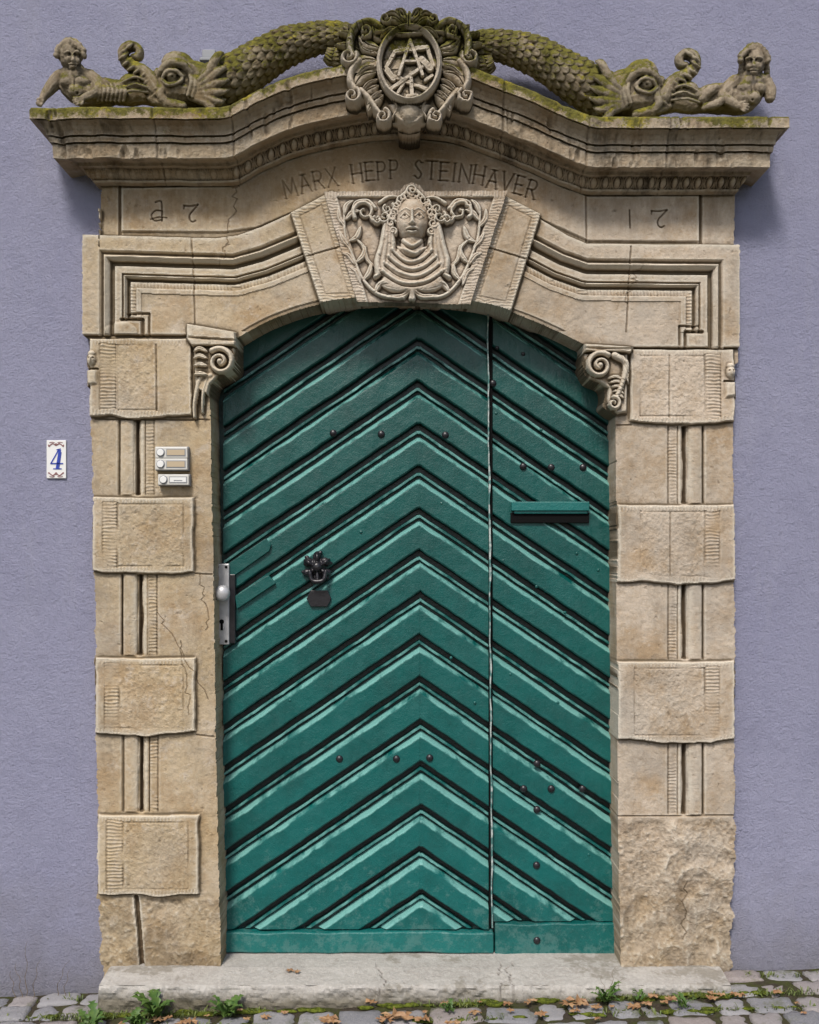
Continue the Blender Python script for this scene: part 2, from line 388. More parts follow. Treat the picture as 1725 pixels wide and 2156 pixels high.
# capitals
hf.poly([(396,684),(500,702),(502,724),(500,734),(408,734),(396,718)],.10,4)
hf.stroke([(404,716),(500,722)],3,-.008,sm=False)
hf.poly([(408,732),(498,732),(500,765),(490,785),(462,796),(446,812),(440,835),(412,820)],.075,5)
hf.stroke(spiral(468,766,29,1.6,1,-2.2),6.5,.034,'max',b=.078,r2=4); hf.dome(468,766,7,7,.04,'max',b=.08)
for i,(dx,dy) in enumerate(((0,0),(4,14),(6,30),(10,48))):
    hf.stroke([(412,744+dy),(424,737+dy*1.1),(440,744+dy)],5,.020,'max',b=.078,leaf=True)
hf.stroke([(446,792),(424,800),(412,850),(412,880)],7,.022,'max',b=.06,r2=3)
hf.stroke([(438,800),(430,830),(428,870)],5,.018,'max',b=.06,r2=2)
hf.poly([(1227,726),(1334,733),(1325,748),(1227,745)],.10,4)
hf.stroke([(1228,738),(1328,740)],3,-.008,sm=False)
hf.poly([(1228,745),(1322,745),(1320,870),(1300,874),(1285,868),(1275,850),(1277,820),(1260,808),(1238,800),(1228,775)],.075,5)
hf.stroke(spiral(1259,774,28,1.6,-1,-.9),6.5,.034,'max',b=.078,r2=4); hf.dome(1259,774,7,7,.04,'max',b=.08)
hf.stroke([(1290,752),(1314,770),(1306,810),(1294,840)],8,.026,'max',b=.078,r2=5)
hf.stroke(spiral(1288,853,14,1.2,1,-1.5),5,.03,'max',b=.078,r2=3)
for k in range(5): hf.stroke([(1276+k*4,800+k*9),(1294+k*2,796+k*10),(1310,806+k*9)],4,.02,'max',b=.078,leaf=True)
for k in range(4): hf.stroke([(1300+k*3,752),(1312,762+k*8),(1320,775+k*12)],4,.018,'max',b=.078,leaf=True)
for cx,y0 in ((196,742),(1536,768)):
    hf.dome(cx,y0+17,11,15,.035,'max',b=.05); hf.dome(cx,y0+4,10,8,.03,'max',b=.05)
    hf.dome(cx-4,y0+14,2.5,2,-.01,'add'); hf.dome(cx+4,y0+14,2.5,2,-.01,'add'); hf.stroke([(cx,y0+15),(cx,y0+22)],2,.008)
    hf.poly([(cx-12,y0+36),(cx+12,y0+36),(cx+12,y0+68),(cx-12,y0+72)],.075,6)
    hf.stroke([(cx-12,y0+36),(cx+12,y0+36)],2.5,-.01,sm=False,g=.6)
# lettering
F={'M':([[(0,1),(.08,0),(.5,.8),(.92,0),(1,1)]],.95),'A':([[(0,1),(.5,0),(1,1)],[(.22,.62),(.78,.62)],[(.32,0),(.68,0)]],.8),
'R':([[(0,0),(0,1)],[(0,0),(.65,.03),(.85,.25),(.6,.5),(0,.52)],[(.4,.52),(.95,1)]],.72),'X':([[(0,0),(1,1)],[(1,0),(0,1)]],.75),
'H':([[(0,0),(0,1)],[(1,0),(1,1)],[(0,.5),(1,.5)]],.75),'E':([[(0,0),(0,1)],[(0,0),(.9,0)],[(0,.48),(.75,.48)],[(0,1),(.95,1)]],.62),
'P':([[(0,0),(0,1)],[(0,0),(.65,.03),(.85,.27),(.6,.52),(0,.54)]],.68),'S':([[(.9,.12),(.5,0),(.1,.2),(.45,.48),(.85,.75),(.5,1),(.05,.86)]],.62),
'T':([[(.5,0),(.5,1)],[(0,0),(1,0)]],.8),'I':([[(.5,0),(.5,1)]],.3),'N':([[(0,1),(0,0),(1,1),(1,0)]],.8),'V':([[(0,0),(.5,1),(1,0)]],.8),' ':([],.62)}
def basel(x): return 374+ ((x-865)/265.)**2*(44 if x<865 else 46)
x=602; word='MARX HEPP STEINHAVER'
tot=sum(F[c][1] for c in word)+.28*len(word)
unit=(1134-602)/tot
random.seed(12)
for ci,ch in enumerate(word):
    st,wd=F[ch]; wpx=wd*unit; xc=x+wpx/2; b=basel(xc)+random.uniform(-1.2,1.2)
    sl=(basel(xc+5)-basel(xc-5))/10; a=math.atan(sl)*.9+random.uniform(-.02,.02); hh=39+random.uniform(-1,1)
    q=(.45 if ci<4 else .7 if ci<9 else .9)
    for pl in st:
        P=[]
        for (u,v) in pl:
            lx=(u-.5)*wpx; ly=(v-1)*hh
            P.append((xc+lx*math.cos(a)-ly*math.sin(a),b+lx*math.sin(a)+ly*math.cos(a)))
        sm=ch in 'SRP' and len(P)>3
        hf.stroke(P,2.5,-.006*(.3+.7*q),sm=sm,g=.6*q,prof='soft')
        for e in (P[0],P[-1]): hf.stroke([(e[0]-3.5,e[1]),(e[0]+3.5,e[1])],1.6,-.004*q,sm=False,g=.45*q,prof='soft')
    x+=wpx+.28*unit
def glyph7(x,y,s=1): 
    hf.stroke([(x+1,y+8),(x+2*s,y+1)],2.2,-.005,g=.6,prof='soft')
    hf.stroke([(x+1,y+1),(x+16*s,y+2),(x+31*s,y-1)],2.5,-.006,g=.75,prof='soft')
    hf.stroke([(x+31*s,y-1),(x+22*s,y+10),(x+14*s,y+20),(x+14*s,y+31),(x+20*s,y+36),(x+26*s,y+33)],2.4,-.006,g=.75,prof='soft')
glyph7(385,430); glyph7(1372,441,1.1)
hf.stroke([(326,424),(338,422),(340,440),(340,464)],2.4,-.006,g=.7,prof='soft')
hf.stroke([(340,442),(326,442),(318,452),(324,463),(340,461)],2.2,-.006,g=.7,prof='soft'); hf.stroke([(316,460),(334,456),(351,457)],2,-.006,g=.6,prof='soft')
hf.stroke([(1327,440),(1328,478)],2.4,-.006,g=.75,sm=False,prof='soft')
# weathering
hf.H+=.0024*fbm(X,Y,60,4,2)+.0016*fbm(X,Y,9,3,3)
pit=np.clip(fbm(X,Y,11,3,21)-.5,0,1); hf.H-=pit*.008
rb=sstep(1718,1740,Y+6*fbm(X,Y,30,3,2))*(X>1200); rl=sstep(1886,1900,Y)*(X<600)
rr_=1-np.abs(fbm(X,Y,120,3,6))*2
hf.H+=rb*(.022*fbm(X,Y,150,3,60)+.018*rr_+.010*fbm(X,Y,34,4,31)+.003*fbm(X,Y,7,3,33)-.014)
hf.H+=rl*(.010*fbm(X,Y,90,4,7)+.009*fbm(X,Y,30,4,32)+.002*fbm(X,Y,7,3,33)-.003)
hf.stroke([(286,1890),(292,1960),(300,2060)],5,-.02,sm=False,g=.6)
hf.G=np.clip(hf.G+ .5*sstep(.05,.4,fbm(X,Y,60,5,50))*(rb+rl),0,1)
tint=np.where(rb>.5,-.5+.6*fbm(X,Y,80,3,90),tint)
backfn=np.where(si>-3,-.17,-.02)
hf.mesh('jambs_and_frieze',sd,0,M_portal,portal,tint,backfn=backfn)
# ---------------------------------------------------------------- keystone
kf=HF(672,380,1080,648,1.0,.10,.10)
kp=[(682,405),(842,404),(852,392),(868,386),(884,392),(892,404),(1068,404),(990,642),(930,640),(868,636),(752,636)]
ks=polysd(kf.X,kf.Y,kp)+fbm(kf.X,kf.Y,12,3,3)*1.2
B=.098
kf.H[:]=B
inner=polysd(kf.X,kf.Y,[(712,418),(1038,418),(964,640),(776,636)])
m=1-sstep(-3,1,inner); kf.H+=m*.014
kf.H+=np.where(inner<-3,.0013*np.sin(2*np.pi*(np.where(kf.Y<420,kf.X,kf.Y+fbm(kf.X,kf.Y,15,2,3)*4))/6.3),0)
cx=868
random.seed(77)
def S2(pts,r,h,b=B,r2=None,leaf=False):
    kf.stroke(pts,r,h,'max',b=b,r2=r2,leaf=leaf)
    kf.stroke([(2*cx-p[0]+random.uniform(-2,2),p[1]+random.uniform(-2,2)) for p in pts],r,h,'max',b=b,r2=r2,leaf=leaf)
S2([(850,628),(800,622),(765,590),(745,545),(728,500),(725,450)],5,.022,r2=3)
for (a,b_,c) in (((760,600),(752,575),(738,565)),((748,560),(735,540),(722,535)),((738,525),(724,508),(716,490)),((728,480),(716,462),(714,440)),((765,592),(778,575),(782,555)),((750,555),(765,540),(770,520)),((735,510),(752,500),(760,478)),((728,465),(742,450),(758,445)),((790,618),(800,600),(815,598)),((726,455),(730,435),(745,424))):
    S2([a,b_,c],7,.024,leaf=True)
S2(spiral(768,448,24,1.3,1,2.6),5.5,.028,r2=3); S2([(790,440),(775,425),(750,428),(742,445)],5,.025,r2=3)
S2([(800,428),(820,416),(845,418)],5,.022,r2=3); S2([(745,500),(765,520),(775,550),(800,570)],5,.02,leaf=True)
S2([(868,600),(840,612),(805,604)],8,.026,leaf=True); S2([(868,612),(845,626),(815,625)],7,.024,leaf=True); S2([(868,618),(866,630)],6,.028)
for i,(ox,r) in enumerate(((0,7),(10,8),(20,7),(28,6))):
    S2([(812+ox*.45,478),(805+ox*.8,520),(796+ox*1.1,552+i*5),(798+ox*1.2,578-i*2)],r,.040,r2=r+2)
S2([(792,585),(812,575),(826,592)],6,.038)
kf.poly([(835,520),(902,520),(925,560),(940,600),(905,618),(868,622),(830,618),(797,600),(812,560)],B+.034,10)
kf.dome(cx,522,25,34,.055,'max',b=B)
for i in range(6):
    y=514+i*14; hw=26+i*8; k_=3*math.sin(i*2.1)
    kf.stroke([(cx-hw,y-12),(cx-hw*.5+k_,y+4+i),(cx+2*k_,y+12+i),(cx+hw*.5,y+5+i),(cx+hw,y-11)],5,.008,'add',prof='soft')
    kf.stroke([(cx-hw,y-5),(cx-hw*.5,y+12+i),(cx+k_,y+19+i),(cx+hw*.5,y+12+i),(cx+hw,y-5)],2.0,-.007,'add',prof='soft')
HX,HY=cx,470
kf.dome(HX,HY-4,38,50,.080,b=B-.006)
kf.dome(HX,HY+12,30,34,.078,b=B)
g=lambda dx,dy,rx,ry,h:(kf.dome(HX+dx,HY+dy,rx,ry,h,'add',prof='g'))
for sx in (-1,1):
    g(sx*15,-6,8,6,-.015); kf.dome(HX+sx*15,HY-5,7.5,5,.011,'add')
    kf.stroke([(HX+sx*6,HY-3),(HX+sx*15,HY-11),(HX+sx*24,HY-4)],1.9,.006); kf.stroke([(HX+sx*7,HY-2),(HX+sx*15,HY+2),(HX+sx*23,HY-3)],1.6,.004)
    kf.dome(HX+sx*15,HY-5,2.2,2.2,-.006,'add')
    kf.stroke([(HX+sx*5,HY-15),(HX+sx*14,HY-20),(HX+sx*26,HY-15)],3,.005,prof='soft')
    g(sx*19,12,10,10,.006); g(sx*5.5,13,3.5,3,.006)
kf.stroke([(HX,HY-15),(HX,HY+13)],4,.016,r2=6.5,prof='soft'); g(0,12,5,4,.007)
kf.stroke([(HX-11,HY+24),(HX-4,HY+21),(HX,HY+22),(HX+4,HY+21),(HX+11,HY+24)],2.6,.006); kf.stroke([(HX-8,HY+28),(HX,HY+31),(HX+8,HY+28)],3,.006)
kf.stroke([(HX-12,HY+25),(HX,HY+25.5),(HX+12,HY+25)],1.4,-.008)
g(0,40,9,6,.007); g(0,-34,20,10,.004)
random.seed(4)
for i in range(15):
    a=math.pi*(1.02+ .96*i/14); rx,ry=40,50
    hx=HX+rx*math.cos(a); hy=HY-2+ry*math.sin(a)
    kf.stroke(spiral(hx,hy,random.uniform(7,11),1.1,random.choice((-1,1)),random.uniform(0,6)),4,.024,'max',b=B+.022,r2=2.6)
for sx in (-1,1):
    for (dx,dy,r) in ((42,-12,10),(44,6,10),(58,-8,13),(72,-2,9),(52,-24,9),(40,22,8)):
        kf.stroke(spiral(HX+sx*dx,HY+dy,r,1.3,sx,random.uniform(0,6)),3.9,.026,'max',b=B+.018,r2=2.4)
    kf.stroke([(HX+sx*60,HY-10),(HX+sx*78,HY-2),(HX+sx*90,HY-14)],7,.03,'max',b=B,leaf=True)
kf.stroke(spiral(HX,HY-62,12,1.4,1,2),4.5,.03,'max',b=B+.02,r2=3); kf.stroke([(HX-22,HY-50),(HX-4,HY-66),(HX+12,HY-58)],5,.028,'max',b=B+.018,r2=3); kf.stroke([(HX+24,HY-48),(HX+10,HY-62)],5,.028,'max',b=B+.018)
kf.H=.4*kf.H+.6*blur(kf.H,1)
kf.H+=.0022*fbm(kf.X,kf.Y,9,3,3)-.010*np.clip(fbm(kf.X,kf.Y,8,3,13)-.5,0,1)
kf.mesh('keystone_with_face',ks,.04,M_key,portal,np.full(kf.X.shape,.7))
# ---------------------------------------------------------------- cornice
prof=[(392,.05,-1),(384,.072,-1),(380,.074,-1),(379,.074,0),(366,.094,.5),(352,.106,1),(350,.118,-1),(344,.122,-1),(341,.128,-1),(335,.186,-1),(332,.193,-1),(304,.196,-1),(303,.188,-1),(300,.188,-1),(299,.205,-1),(289,.207,-1),(288,.198,-1),(285,.198,-1),(284,.214,-1),(275,.216,-1),(264,.226,-1),(253,.246,-1),(250,.246,-1),(249,.263,-1),(229,.264,-1),(226,.260,-1)]
pts=[]
for (p,d,tg) in prof: z=W(0,p,d)[2]; pts.append((d,z,tg))
zt=pts[-1][1]
pts+= [(.20,zt+.004,-1),(.10,zt+.010,-1),(0.0,zt+.012,-1)]
pr=[]
for a,b in zip(pts[:-1],pts[1:]):
    L=math.hypot(b[0]-a[0],b[1]-a[1]); n=max(1,int(L/.0028))
    for i in range(n):
        t_=i/n; tg=-1
        if a[2]>=0 and b[2]>=0: tg=a[2]+(b[2]-a[2])*t_
        pr.append((a[0]+(b[0]-a[0])*t_,a[1]+(b[1]-a[1])*t_,tg))
pr.append(pts[-1]); pr=np.array(pr)
NU=1100; u=np.linspace(0,1,NU); XL,XR=-1.285,1.345
Dd=pr[:,0][:,None]*np.ones(NU)[None]; Zz=pr[:,1][:,None]*np.ones(NU)[None]; TG=pr[:,2][:,None]*np.ones(NU)[None]
ov=np.maximum(Dd-.05,0); 
Xx=(XL-ov)*(1-u)+(XR+ov*.7)*u
pxx=Xx*S/.95+CX
Zz=Zz+hpx(pxx)/S*.95
ph=(pxx/25.0)%1-.5
tt=(TG-.5)/.5
egg=np.sqrt(np.clip(1-(ph/.27)**2-(tt/.95)**2,0,1)); shell=np.exp(-((np.hypot(ph/.40,tt/1.1)-.95)/.12)**2); dart=np.exp(-((np.abs(ph)-.5)/.05)**2)
er=np.clip(.75+1.2*fbm(pxx,Zz*300,120,3,8)+np.where(pxx<480,-.35,.25),.25,1.1)
Dd=Dd+np.where(TG>=0,er*(.022*egg+.010*shell+.008*dart)-.010,0)
wx=fbm(pxx,Zz*S,40,4,12); Dd=Dd+.0045*wx+.0028*fbm(pxx,Zz*S+Dd*S,8,3,13)
chip=np.clip(fbm(pxx,Zz*S*.4,22,3,14)-.25,0,1); Dd=Dd-.035*chip*(Dd>.19)
Zz=Zz+.005*fbm(pxx,Zz*60,70,3,44)
for jx in (330,492,1060,1236,1405): Dd=Dd-.006*np.exp(-((pxx-jx)/2.2)**2)
Yy=-Dd
nb=10; 
LX=np.repeat(Xx[:,:1],nb,1); LY=Yy[:,:1]*np.linspace(0,1,nb,endpoint=False)[None]; LZ=np.repeat(Zz[:,:1],nb,1)
RX=np.repeat(Xx[:,-1:],nb,1); RY=Yy[:,-1:]*np.linspace(1,0,nb+1)[1:][None]; RZ=np.repeat(Zz[:,-1:],nb,1)
AX=np.hstack([LX,Xx,RX]); AY=np.hstack([LY,Yy,RY]); AZ=np.hstack([LZ,Zz,RZ])
ny,nx=AX.shape; idx=np.arange(nx*ny).reshape(ny,nx)
Fc=np.stack([idx[:-1,:-1].ravel(),idx[:-1,1:].ravel(),idx[1:,1:].ravel(),idx[1:,:-1].ravel()],1)
full=np.hstack([Dd[:,:1].repeat(nb,1),Dd,Dd[:,-1:].repeat(nb,1)])
cav=np.clip((blur(full,4)-full)*90,-1,1.2)
moss=np.interp(pr[:,1],[3.25,3.38,3.42,3.46,3.49],[-.45,-.35,-.10,.28,.7])[:,None]*np.ones(nx)[None]+np.where(AX<-.7,.12,0)
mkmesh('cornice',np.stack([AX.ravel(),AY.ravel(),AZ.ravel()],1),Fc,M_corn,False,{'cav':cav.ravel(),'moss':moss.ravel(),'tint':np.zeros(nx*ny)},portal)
# ---------------------------------------------------------------- cartouche
cf=HF(696,10,1028,288,1.0,.27,.0)
cx=862; cb=.235
cf.H[:]=0
random.seed(55)
def C2(pts,r,h,b=cb,r2=None,leaf=False,sm=True):
    cf.stroke(pts,r,h,'max',b=b,r2=r2,leaf=leaf,sm=sm); cf.stroke([(2*cx-p[0]+random.uniform(-1.5,1.5),p[1]+random.uniform(-1.5,1.5)) for p in pts],r,h,'max',b=b,r2=r2,leaf=leaf,sm=sm)
hp=[(862,32),(940,52),(978,80),(984,130),(976,185),(935,215),(897,252),(862,262)]
cf.H=np.where(polysd(cf.X,cf.Y,hp+[(2*cx-p[0],p[1]) for p in hp[::-1]])>0,cb,cf.H)
cf.poly([(815,212),(909,212),(898,244),(880,260),(862,263),(844,260),(826,244)],cb+.03,8)
cf.dome(862,234,26,26,.05,b=cb)
for P in (((800,100),(775,92),(756,74)),((792,125),(766,124),(744,140)),((790,150),(762,158),(744,184)),((796,178),(770,192),(756,210)),((806,198),(786,212),(776,230)),((806,84),(790,66),(786,46))):
    C2(list(P),15,.036,leaf=True)
for P in (((796,112),(772,108),(758,96)),((792,138),(770,142),(752,158)),((796,166),(776,176),(760,194)),((804,190),(788,202),(774,218))):
    C2(list(P),7,.046,leaf=True)
C2([(806,58),(780,44),(752,52),(738,76),(738,104),(744,118)],10,.052,r2=8); C2(spiral(734,120,18,1.4,1,-.4),7,.056,r2=4); cf.dome(734,120,5,5,.06,b=cb); cf.dome(990,120,5,5,.06,b=cb)
C2([(756,126),(742,144),(738,166),(748,188)],10,.048,r2=8); C2(spiral(742,202,17,1.4,1,-.9),7,.055,r2=4)
C2([(760,190),(778,208),(790,226),(800,238)],10,.048,r2=7); C2(spiral(806,246,16,1.4,1,-1.2),6.5,.055,r2=4)
C2([(830,210),(836,226),(826,246)],5,.034,r2=3)
C2(spiral(770,66,14,1.2,-1,2),6,.055,r2=4)
q=np.hypot((cf.X-862)/64,(cf.Y-138)/78)
cf.H=np.where(q<1.08,np.maximum(cb+.050,0),cf.H); cf.H=np.where(q<.9,cb+.026,cf.H)
cf.H+=np.exp(-((q-.99)/.06)**2)*.024*(q<1.3)
bl=cb+.026
# mason's tools: square, compasses, mallet, chisels
for P,r,hh in (([(814,142),(832,110)],5.5,.020),([(832,110),(900,102)],6,.022),([(900,102),(912,140)],5.5,.020),
               ([(864,88),(840,160)],4.5,.026),([(864,88),(890,160)],4.5,.026),([(850,132),(880,132)],3.5,.024),
               ([(822,190),(896,138)],5,.022),([(888,128),(906,146)],9,.026),
               ([(822,158),(900,190)],5,.018),([(816,150),(828,166)],8,.020),([(866,168),(868,206)],5,.022),([(858,204),(878,204)],5,.024),([(838,196),(850,176)],4,.018),([(896,170),(910,160)],4.5,.018)):
    cf.stroke(P,r,hh,'max',b=bl,prof='flat',sm=False)
cf.H+=np.where(q<.88,.005*fbm(cf.X,cf.Y,12,3,9),0)
cf.dome(862,54,38,20,.055,b=cb); cf.dome(862,42,24,15,.066,b=cb)
for P in (((850,60),(828,46),(806,56)),((846,46),(830,32),(810,36)),((856,42),(848,28),(832,26)),((862,62),(862,44),(862,27)),((843,68),(822,66),(802,80)),((856,52),(842,40),(840,27))):
    C2(list(P),9,.066,leaf=True)
C2(spiral(812,44,12,1.3,1,0),5,.066,r2=3.5); C2([(792,70),(812,70),(835,74),(862,76)],5,.058)
for P in (((762,92),(740,62),(712,54)),((764,86),(750,50),(732,38)),((768,80),(766,52),(752,36)),((758,98),(735,84),(708,80))):
    C2(list(P),9,.035,b=cb-.03,leaf=True)
sdc=(blur(blur((cf.H>.02).astype(float),1),1)-.5)*6
cf.H=np.where(cf.H<.02,.2,cf.H)
cf.H+=.0025*fbm(cf.X,cf.Y,8,3,3)-.014*np.clip(fbm(cf.X,cf.Y,10,3,5)-.4,0,1)
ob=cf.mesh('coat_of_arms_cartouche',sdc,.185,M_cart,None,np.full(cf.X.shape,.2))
me=ob.data; n=len(me.vertices); co=np.zeros(n*3,np.float32); me.vertices.foreach_get('co',co); zz=co.reshape(-1,3)[:,2]
a=me.attributes.new('moss','FLOAT','POINT'); a.data.foreach_set('value',np.interp(zz,[3.42,3.57,3.70,3.78],[-.55,-.28,.2,.6]).astype(np.float32))
# ---------------------------------------------------------------- voxel sculpting
class Blob:
    def __init__(s): s.v=[]; s.f=[]
    def ball(s,px,py,d,rx,ry,rd,rot=0,n=16):
        c=np.array(W(px,py,d)); o=len(s.v); m=n//2
        cr,sr=math.cos(-rot),math.sin(-rot)
        for i in range(m+1):
            th=math.pi*i/m
            for j in range(n):
                a=2*math.pi*j/n; x=rx/S*math.sin(th)*math.cos(a); y=rd/S*math.sin(th)*math.sin(a); z=ry/S*math.cos(th)
                s.v.append(tuple(c+np.array([x*cr-z*sr,y,x*sr+z*cr])))
        for i in range(m):
            for j in range(n):
                s.f.append((o+i*n+j,o+(i+1)*n+j,o+(i+1)*n+(j+1)%n,o+i*n+(j+1)%n))
    def tube(s,pts,fl=1.0,n=12,sub=5):
        P=crom(pts,sub); C=[np.array(W(p[0],p[1],p[2])) for p in P]; R=[p[3]/S for p in P]
        o=len(s.v); up=np.array([0,-1,0.])
        for i,c in enumerate(C):
            tg=C[min(i+1,len(C)-1)]-C[max(i-1,0)]; tg/=np.linalg.norm(tg)+1e-9
            b=np.cross(tg,up); b/=np.linalg.norm(b)+1e-9; nn=np.cross(b,tg)
            for j in range(n):
                a=2*math.pi*j/n; s.v.append(tuple(c+R[i]*(math.cos(a)*b+math.sin(a)*nn*fl)))
        for i in range(len(C)-1):
            for j in range(n): s.f.append((o+i*n+j,o+(i+1)*n+j,o+(i+1)*n+(j+1)%n,o+i*n+(j+1)%n))
        s.f.append(tuple(o+j for j in range(n))[::1]); s.f.append(tuple(o+(len(C)-1)*n+j for j in range(n))[::-1])
        for p in (P[0],P[-1]): s.ball(p[0],p[1],p[2],p[3],p[3],p[3]*fl,n=10)
    def build(s,name,mat,voxel=.0035,disp=None,smooth=2,parent=None,mossv=0.):
        me=bpy.data.meshes.new('tmp'); me.from_pydata(s.v,[],s.f); ob=bpy.data.objects.new('tmp',me); scene.collection.objects.link(ob)
        bm=bmesh.new(); bm.from_mesh(me); bmesh.ops.recalc_face_normals(bm,faces=bm.faces); bm.to_mesh(me); bm.free()
        r=ob.modifiers.new('r','REMESH'); r.mode='VOXEL'; r.voxel_size=voxel; r.use_smooth_shade=True
        sm=ob.modifiers.new('s','SMOOTH'); sm.factor=.5; sm.iterations=smooth
        dg=bpy.context.evaluated_depsgraph_get(); ev=ob.evaluated_get(dg); nm=bpy.data.meshes.new_from_object(ev)
        n=len(nm.vertices); co=np.zeros(n*3,np.float32); nm.vertices.foreach_get('co',co); co=co.reshape(-1,3)
        no=np.zeros(n*3,np.float32); nm.vertices.foreach_get('normal',no); no=no.reshape(-1,3)
        k=(D+co[:,1])/D; px=co[:,0]/k*S+CX; py=2030-((co[:,2]-ZC)/k+ZC)*S
        h=.0022*fbm(px,py+co[:,1]*500,10,3,3)+.0015*fbm(px,py,30,3,5)
        if disp is not None: h=h+disp(px,py,-co[:,1],no)
        co=co+no*h[:,None]; nm.vertices.foreach_set('co',co.astype(np.float32).ravel())
        ne=len(nm.edges); ed=np.zeros(ne*2,np.int32); nm.edges.foreach_get('vertices',ed); ed=ed.reshape(-1,2)
        cur=co.copy(); cnt=np.maximum(np.bincount(ed.ravel(),minlength=n),1)
        for _ in range(6):
            cur=np.stack([(np.bincount(ed[:,0],cur[ed[:,1],q],n)+np.bincount(ed[:,1],cur[ed[:,0],q],n))/cnt for q in range(3)],1)
        cav=np.clip(((cur-co)*no).sum(1)*420,-1,1.3)
        a=nm.attributes.new('cav','FLOAT','POINT'); a.data.foreach_set('value',cav.astype(np.float32))
        a=nm.attributes.new('moss','FLOAT','POINT'); a.data.foreach_set('value',np.full(n,mossv,np.float32))
        nm.name=name; nm.materials.clear(); nm.materials.append(mat); nm.polygons.foreach_set('use_smooth',[True]*len(nm.polygons)); nm.update()
        bpy.data.objects.remove(ob); o2=bpy.data.objects.new(name,nm); scene.collection.objects.link(o2)
        if parent: o2.parent=parent
        return o2
def gsum(px,py,items):
    h=np.zeros(len(px))
    for (x,y,rx,ry,a) in items: h+=a*np.exp(-((px-x)/rx)**2-((py-y)/ry)**2)
    return h
def dolphin(mir,dy):
    mx=(lambda x:1725-x) if mir else (lambda x:x)
    par=empty('stone_dolphin')
    b=Blob()
    B=lambda x,y,d,rx,ry,rd,rot=0:b.ball(mx(x),y+dy,d,rx,ry,rd,-rot if mir else rot)
    T=lambda pts,fl=1.0:b.tube([(mx(p[0]),p[1]+dy,p[2],p[3]) for p in pts],fl)
    T([(345,195,.13,28),(370,176,.14,42),(410,182,.13,48),(450,195,.12,42)])
    B(378,146,.14,38,32,38,.3); B(380,205,.14,52,30,46)
    T([(334,166,.20,6),(342,146,.225,8),(362,132,.235,9),(386,136,.235,9),(402,154,.22,7)])
    T([(342,168,.225,3.5),(356,178,.235,4),(378,172,.235,4),(386,162,.225,3.5)]); T([(342,164,.225,3.5),(352,150,.238,4),(370,148,.24,4),(384,160,.23,3.5)])
    B(363,162,.215,12,9.5,14)
    T([(356,202,.15,26),(334,196,.165,23),(320,174,.175,18),(303,154,.18,15),(280,142,.18,13),(263,126,.18,12),(262,106,.18,10.5),(279,97,.18,10),(294,106,.18,9),(292,120,.18,8),(281,121,.18,7)],1.4)
    for i,(x,y) in enumerate(((330,196),(322,182),(313,169),(303,157),(291,148),(278,141),(267,131),(260,118),(262,105),(272,97))): T([(x-9,y+7,.205,3),(x,y,.218,3.6),(x+9,y-8,.205,3)])
    T([(332,150,.19,7),(344,178,.21,8),(338,200,.215,9),(352,220,.205,9)]); T([(318,206,.185,9),(345,216,.2,10),(384,224,.21,10)])
    for k in range(3): T([(398+k*9,150+k*6,.215,4),(404+k*8,172+k*4,.232,5),(396+k*10,200+k*2,.225,4)])
    for i,(x,y) in enumerate(((470,112),(480,142),(484,166),(482,188),(474,208),(452,224))):
        T([(402,190+i*3,.20,7),(434,(190+y)/2+8,.235,9),((444+x)/2,y+7,.235,8),(x,y,.20,3)])
    T([(325,208,.16,15),(300,200,.165,18),(275,206,.16,16),(250,208,.15,13)]); B(285,180,.165,32,22,26,.2); B(262,188,.165,20,15,22)
    T([(256,174,.205,3),(285,162,.225,3.5),(312,172,.205,3)]); T([(252,198,.205,3),(280,190,.22,3.5),(312,194,.205,3)]); T([(262,184,.215,3),(285,176,.232,3),(308,183,.215,3)])
    T([(250,192,.15,22),(225,194,.15,24)])
    def disp(px,py,d,no):
        return gsum(px,py,[(mx(363),161+dy,3.4,3.4,-.007)])*(no[:,1]<0)
    b.build('head_and_coils',M_stat,.0032,disp,1,par,-.12)
    path=[(425,192,.115,42),(470,176,.125,45),(515,150,.13,43),(560,122,.13,39),(605,98,.13,36),(650,84,.13,32),(695,77,.13,28),(735,82,.13,25),(750,102,.14,22),(735,122,.15,20),(705,122,.15,18),(685,112,.16,13)]
    P=np.array(crom(path,34)); n=len(P); m=160
    C=np.array([W(mx(p[0]),p[1]+dy,p[2]) for p in P]); R=P[:,3]/S
    L=np.concatenate([[0],np.cumsum(np.linalg.norm(np.diff(C,axis=0),axis=1))])
    vs=[];cv=[]
    up=np.array([0,-1,0.])
    th=np.linspace(0,2*np.pi,m,endpoint=False)
    nsc=15
    for i in range(n):
        tg=C[min(i+1,n-1)]-C[max(i-1,0)]; tg/=np.linalg.norm(tg); bb=np.cross(tg,up); bb/=np.linalg.norm(bb); nn=np.cross(bb,tg)
        a=-L[i]/.034
        h=np.zeros(m)
        for row in (0,1,2):
            kk=math.floor(a)-row+1; fa=a-kk
            bt=(th/(2*np.pi)*nsc+(kk%2)*.5)%1-.5
            tipd=fa/1.55
            r2=(np.clip(tipd-.35,0,9)/.65)**2+(bt/.56)**2
            ins=(r2<1)&(fa>=0)&(fa<1.6)
            h=np.maximum(h,np.where(ins,(.15+.85*tipd)*(1-r2**4*.35),0))
        rr=R[i]+.0135*h-.008+.005*fbm(th*8,np.full(m,L[i]*40),1.5,2,3)
        vs.append(C[i]+rr[:,None]*(np.cos(th)[:,None]*bb+np.sin(th)[:,None]*nn)); cv.append(np.clip(.95-1.6*h,-.6,1))
    V=np.concatenate(vs); idx=np.arange(n*m).reshape(n,m); nx_=np.roll(idx,-1,1)
    Fq=np.stack([idx[:-1].ravel(),idx[1:].ravel(),nx_[1:].ravel(),nx_[:-1].ravel()],1)
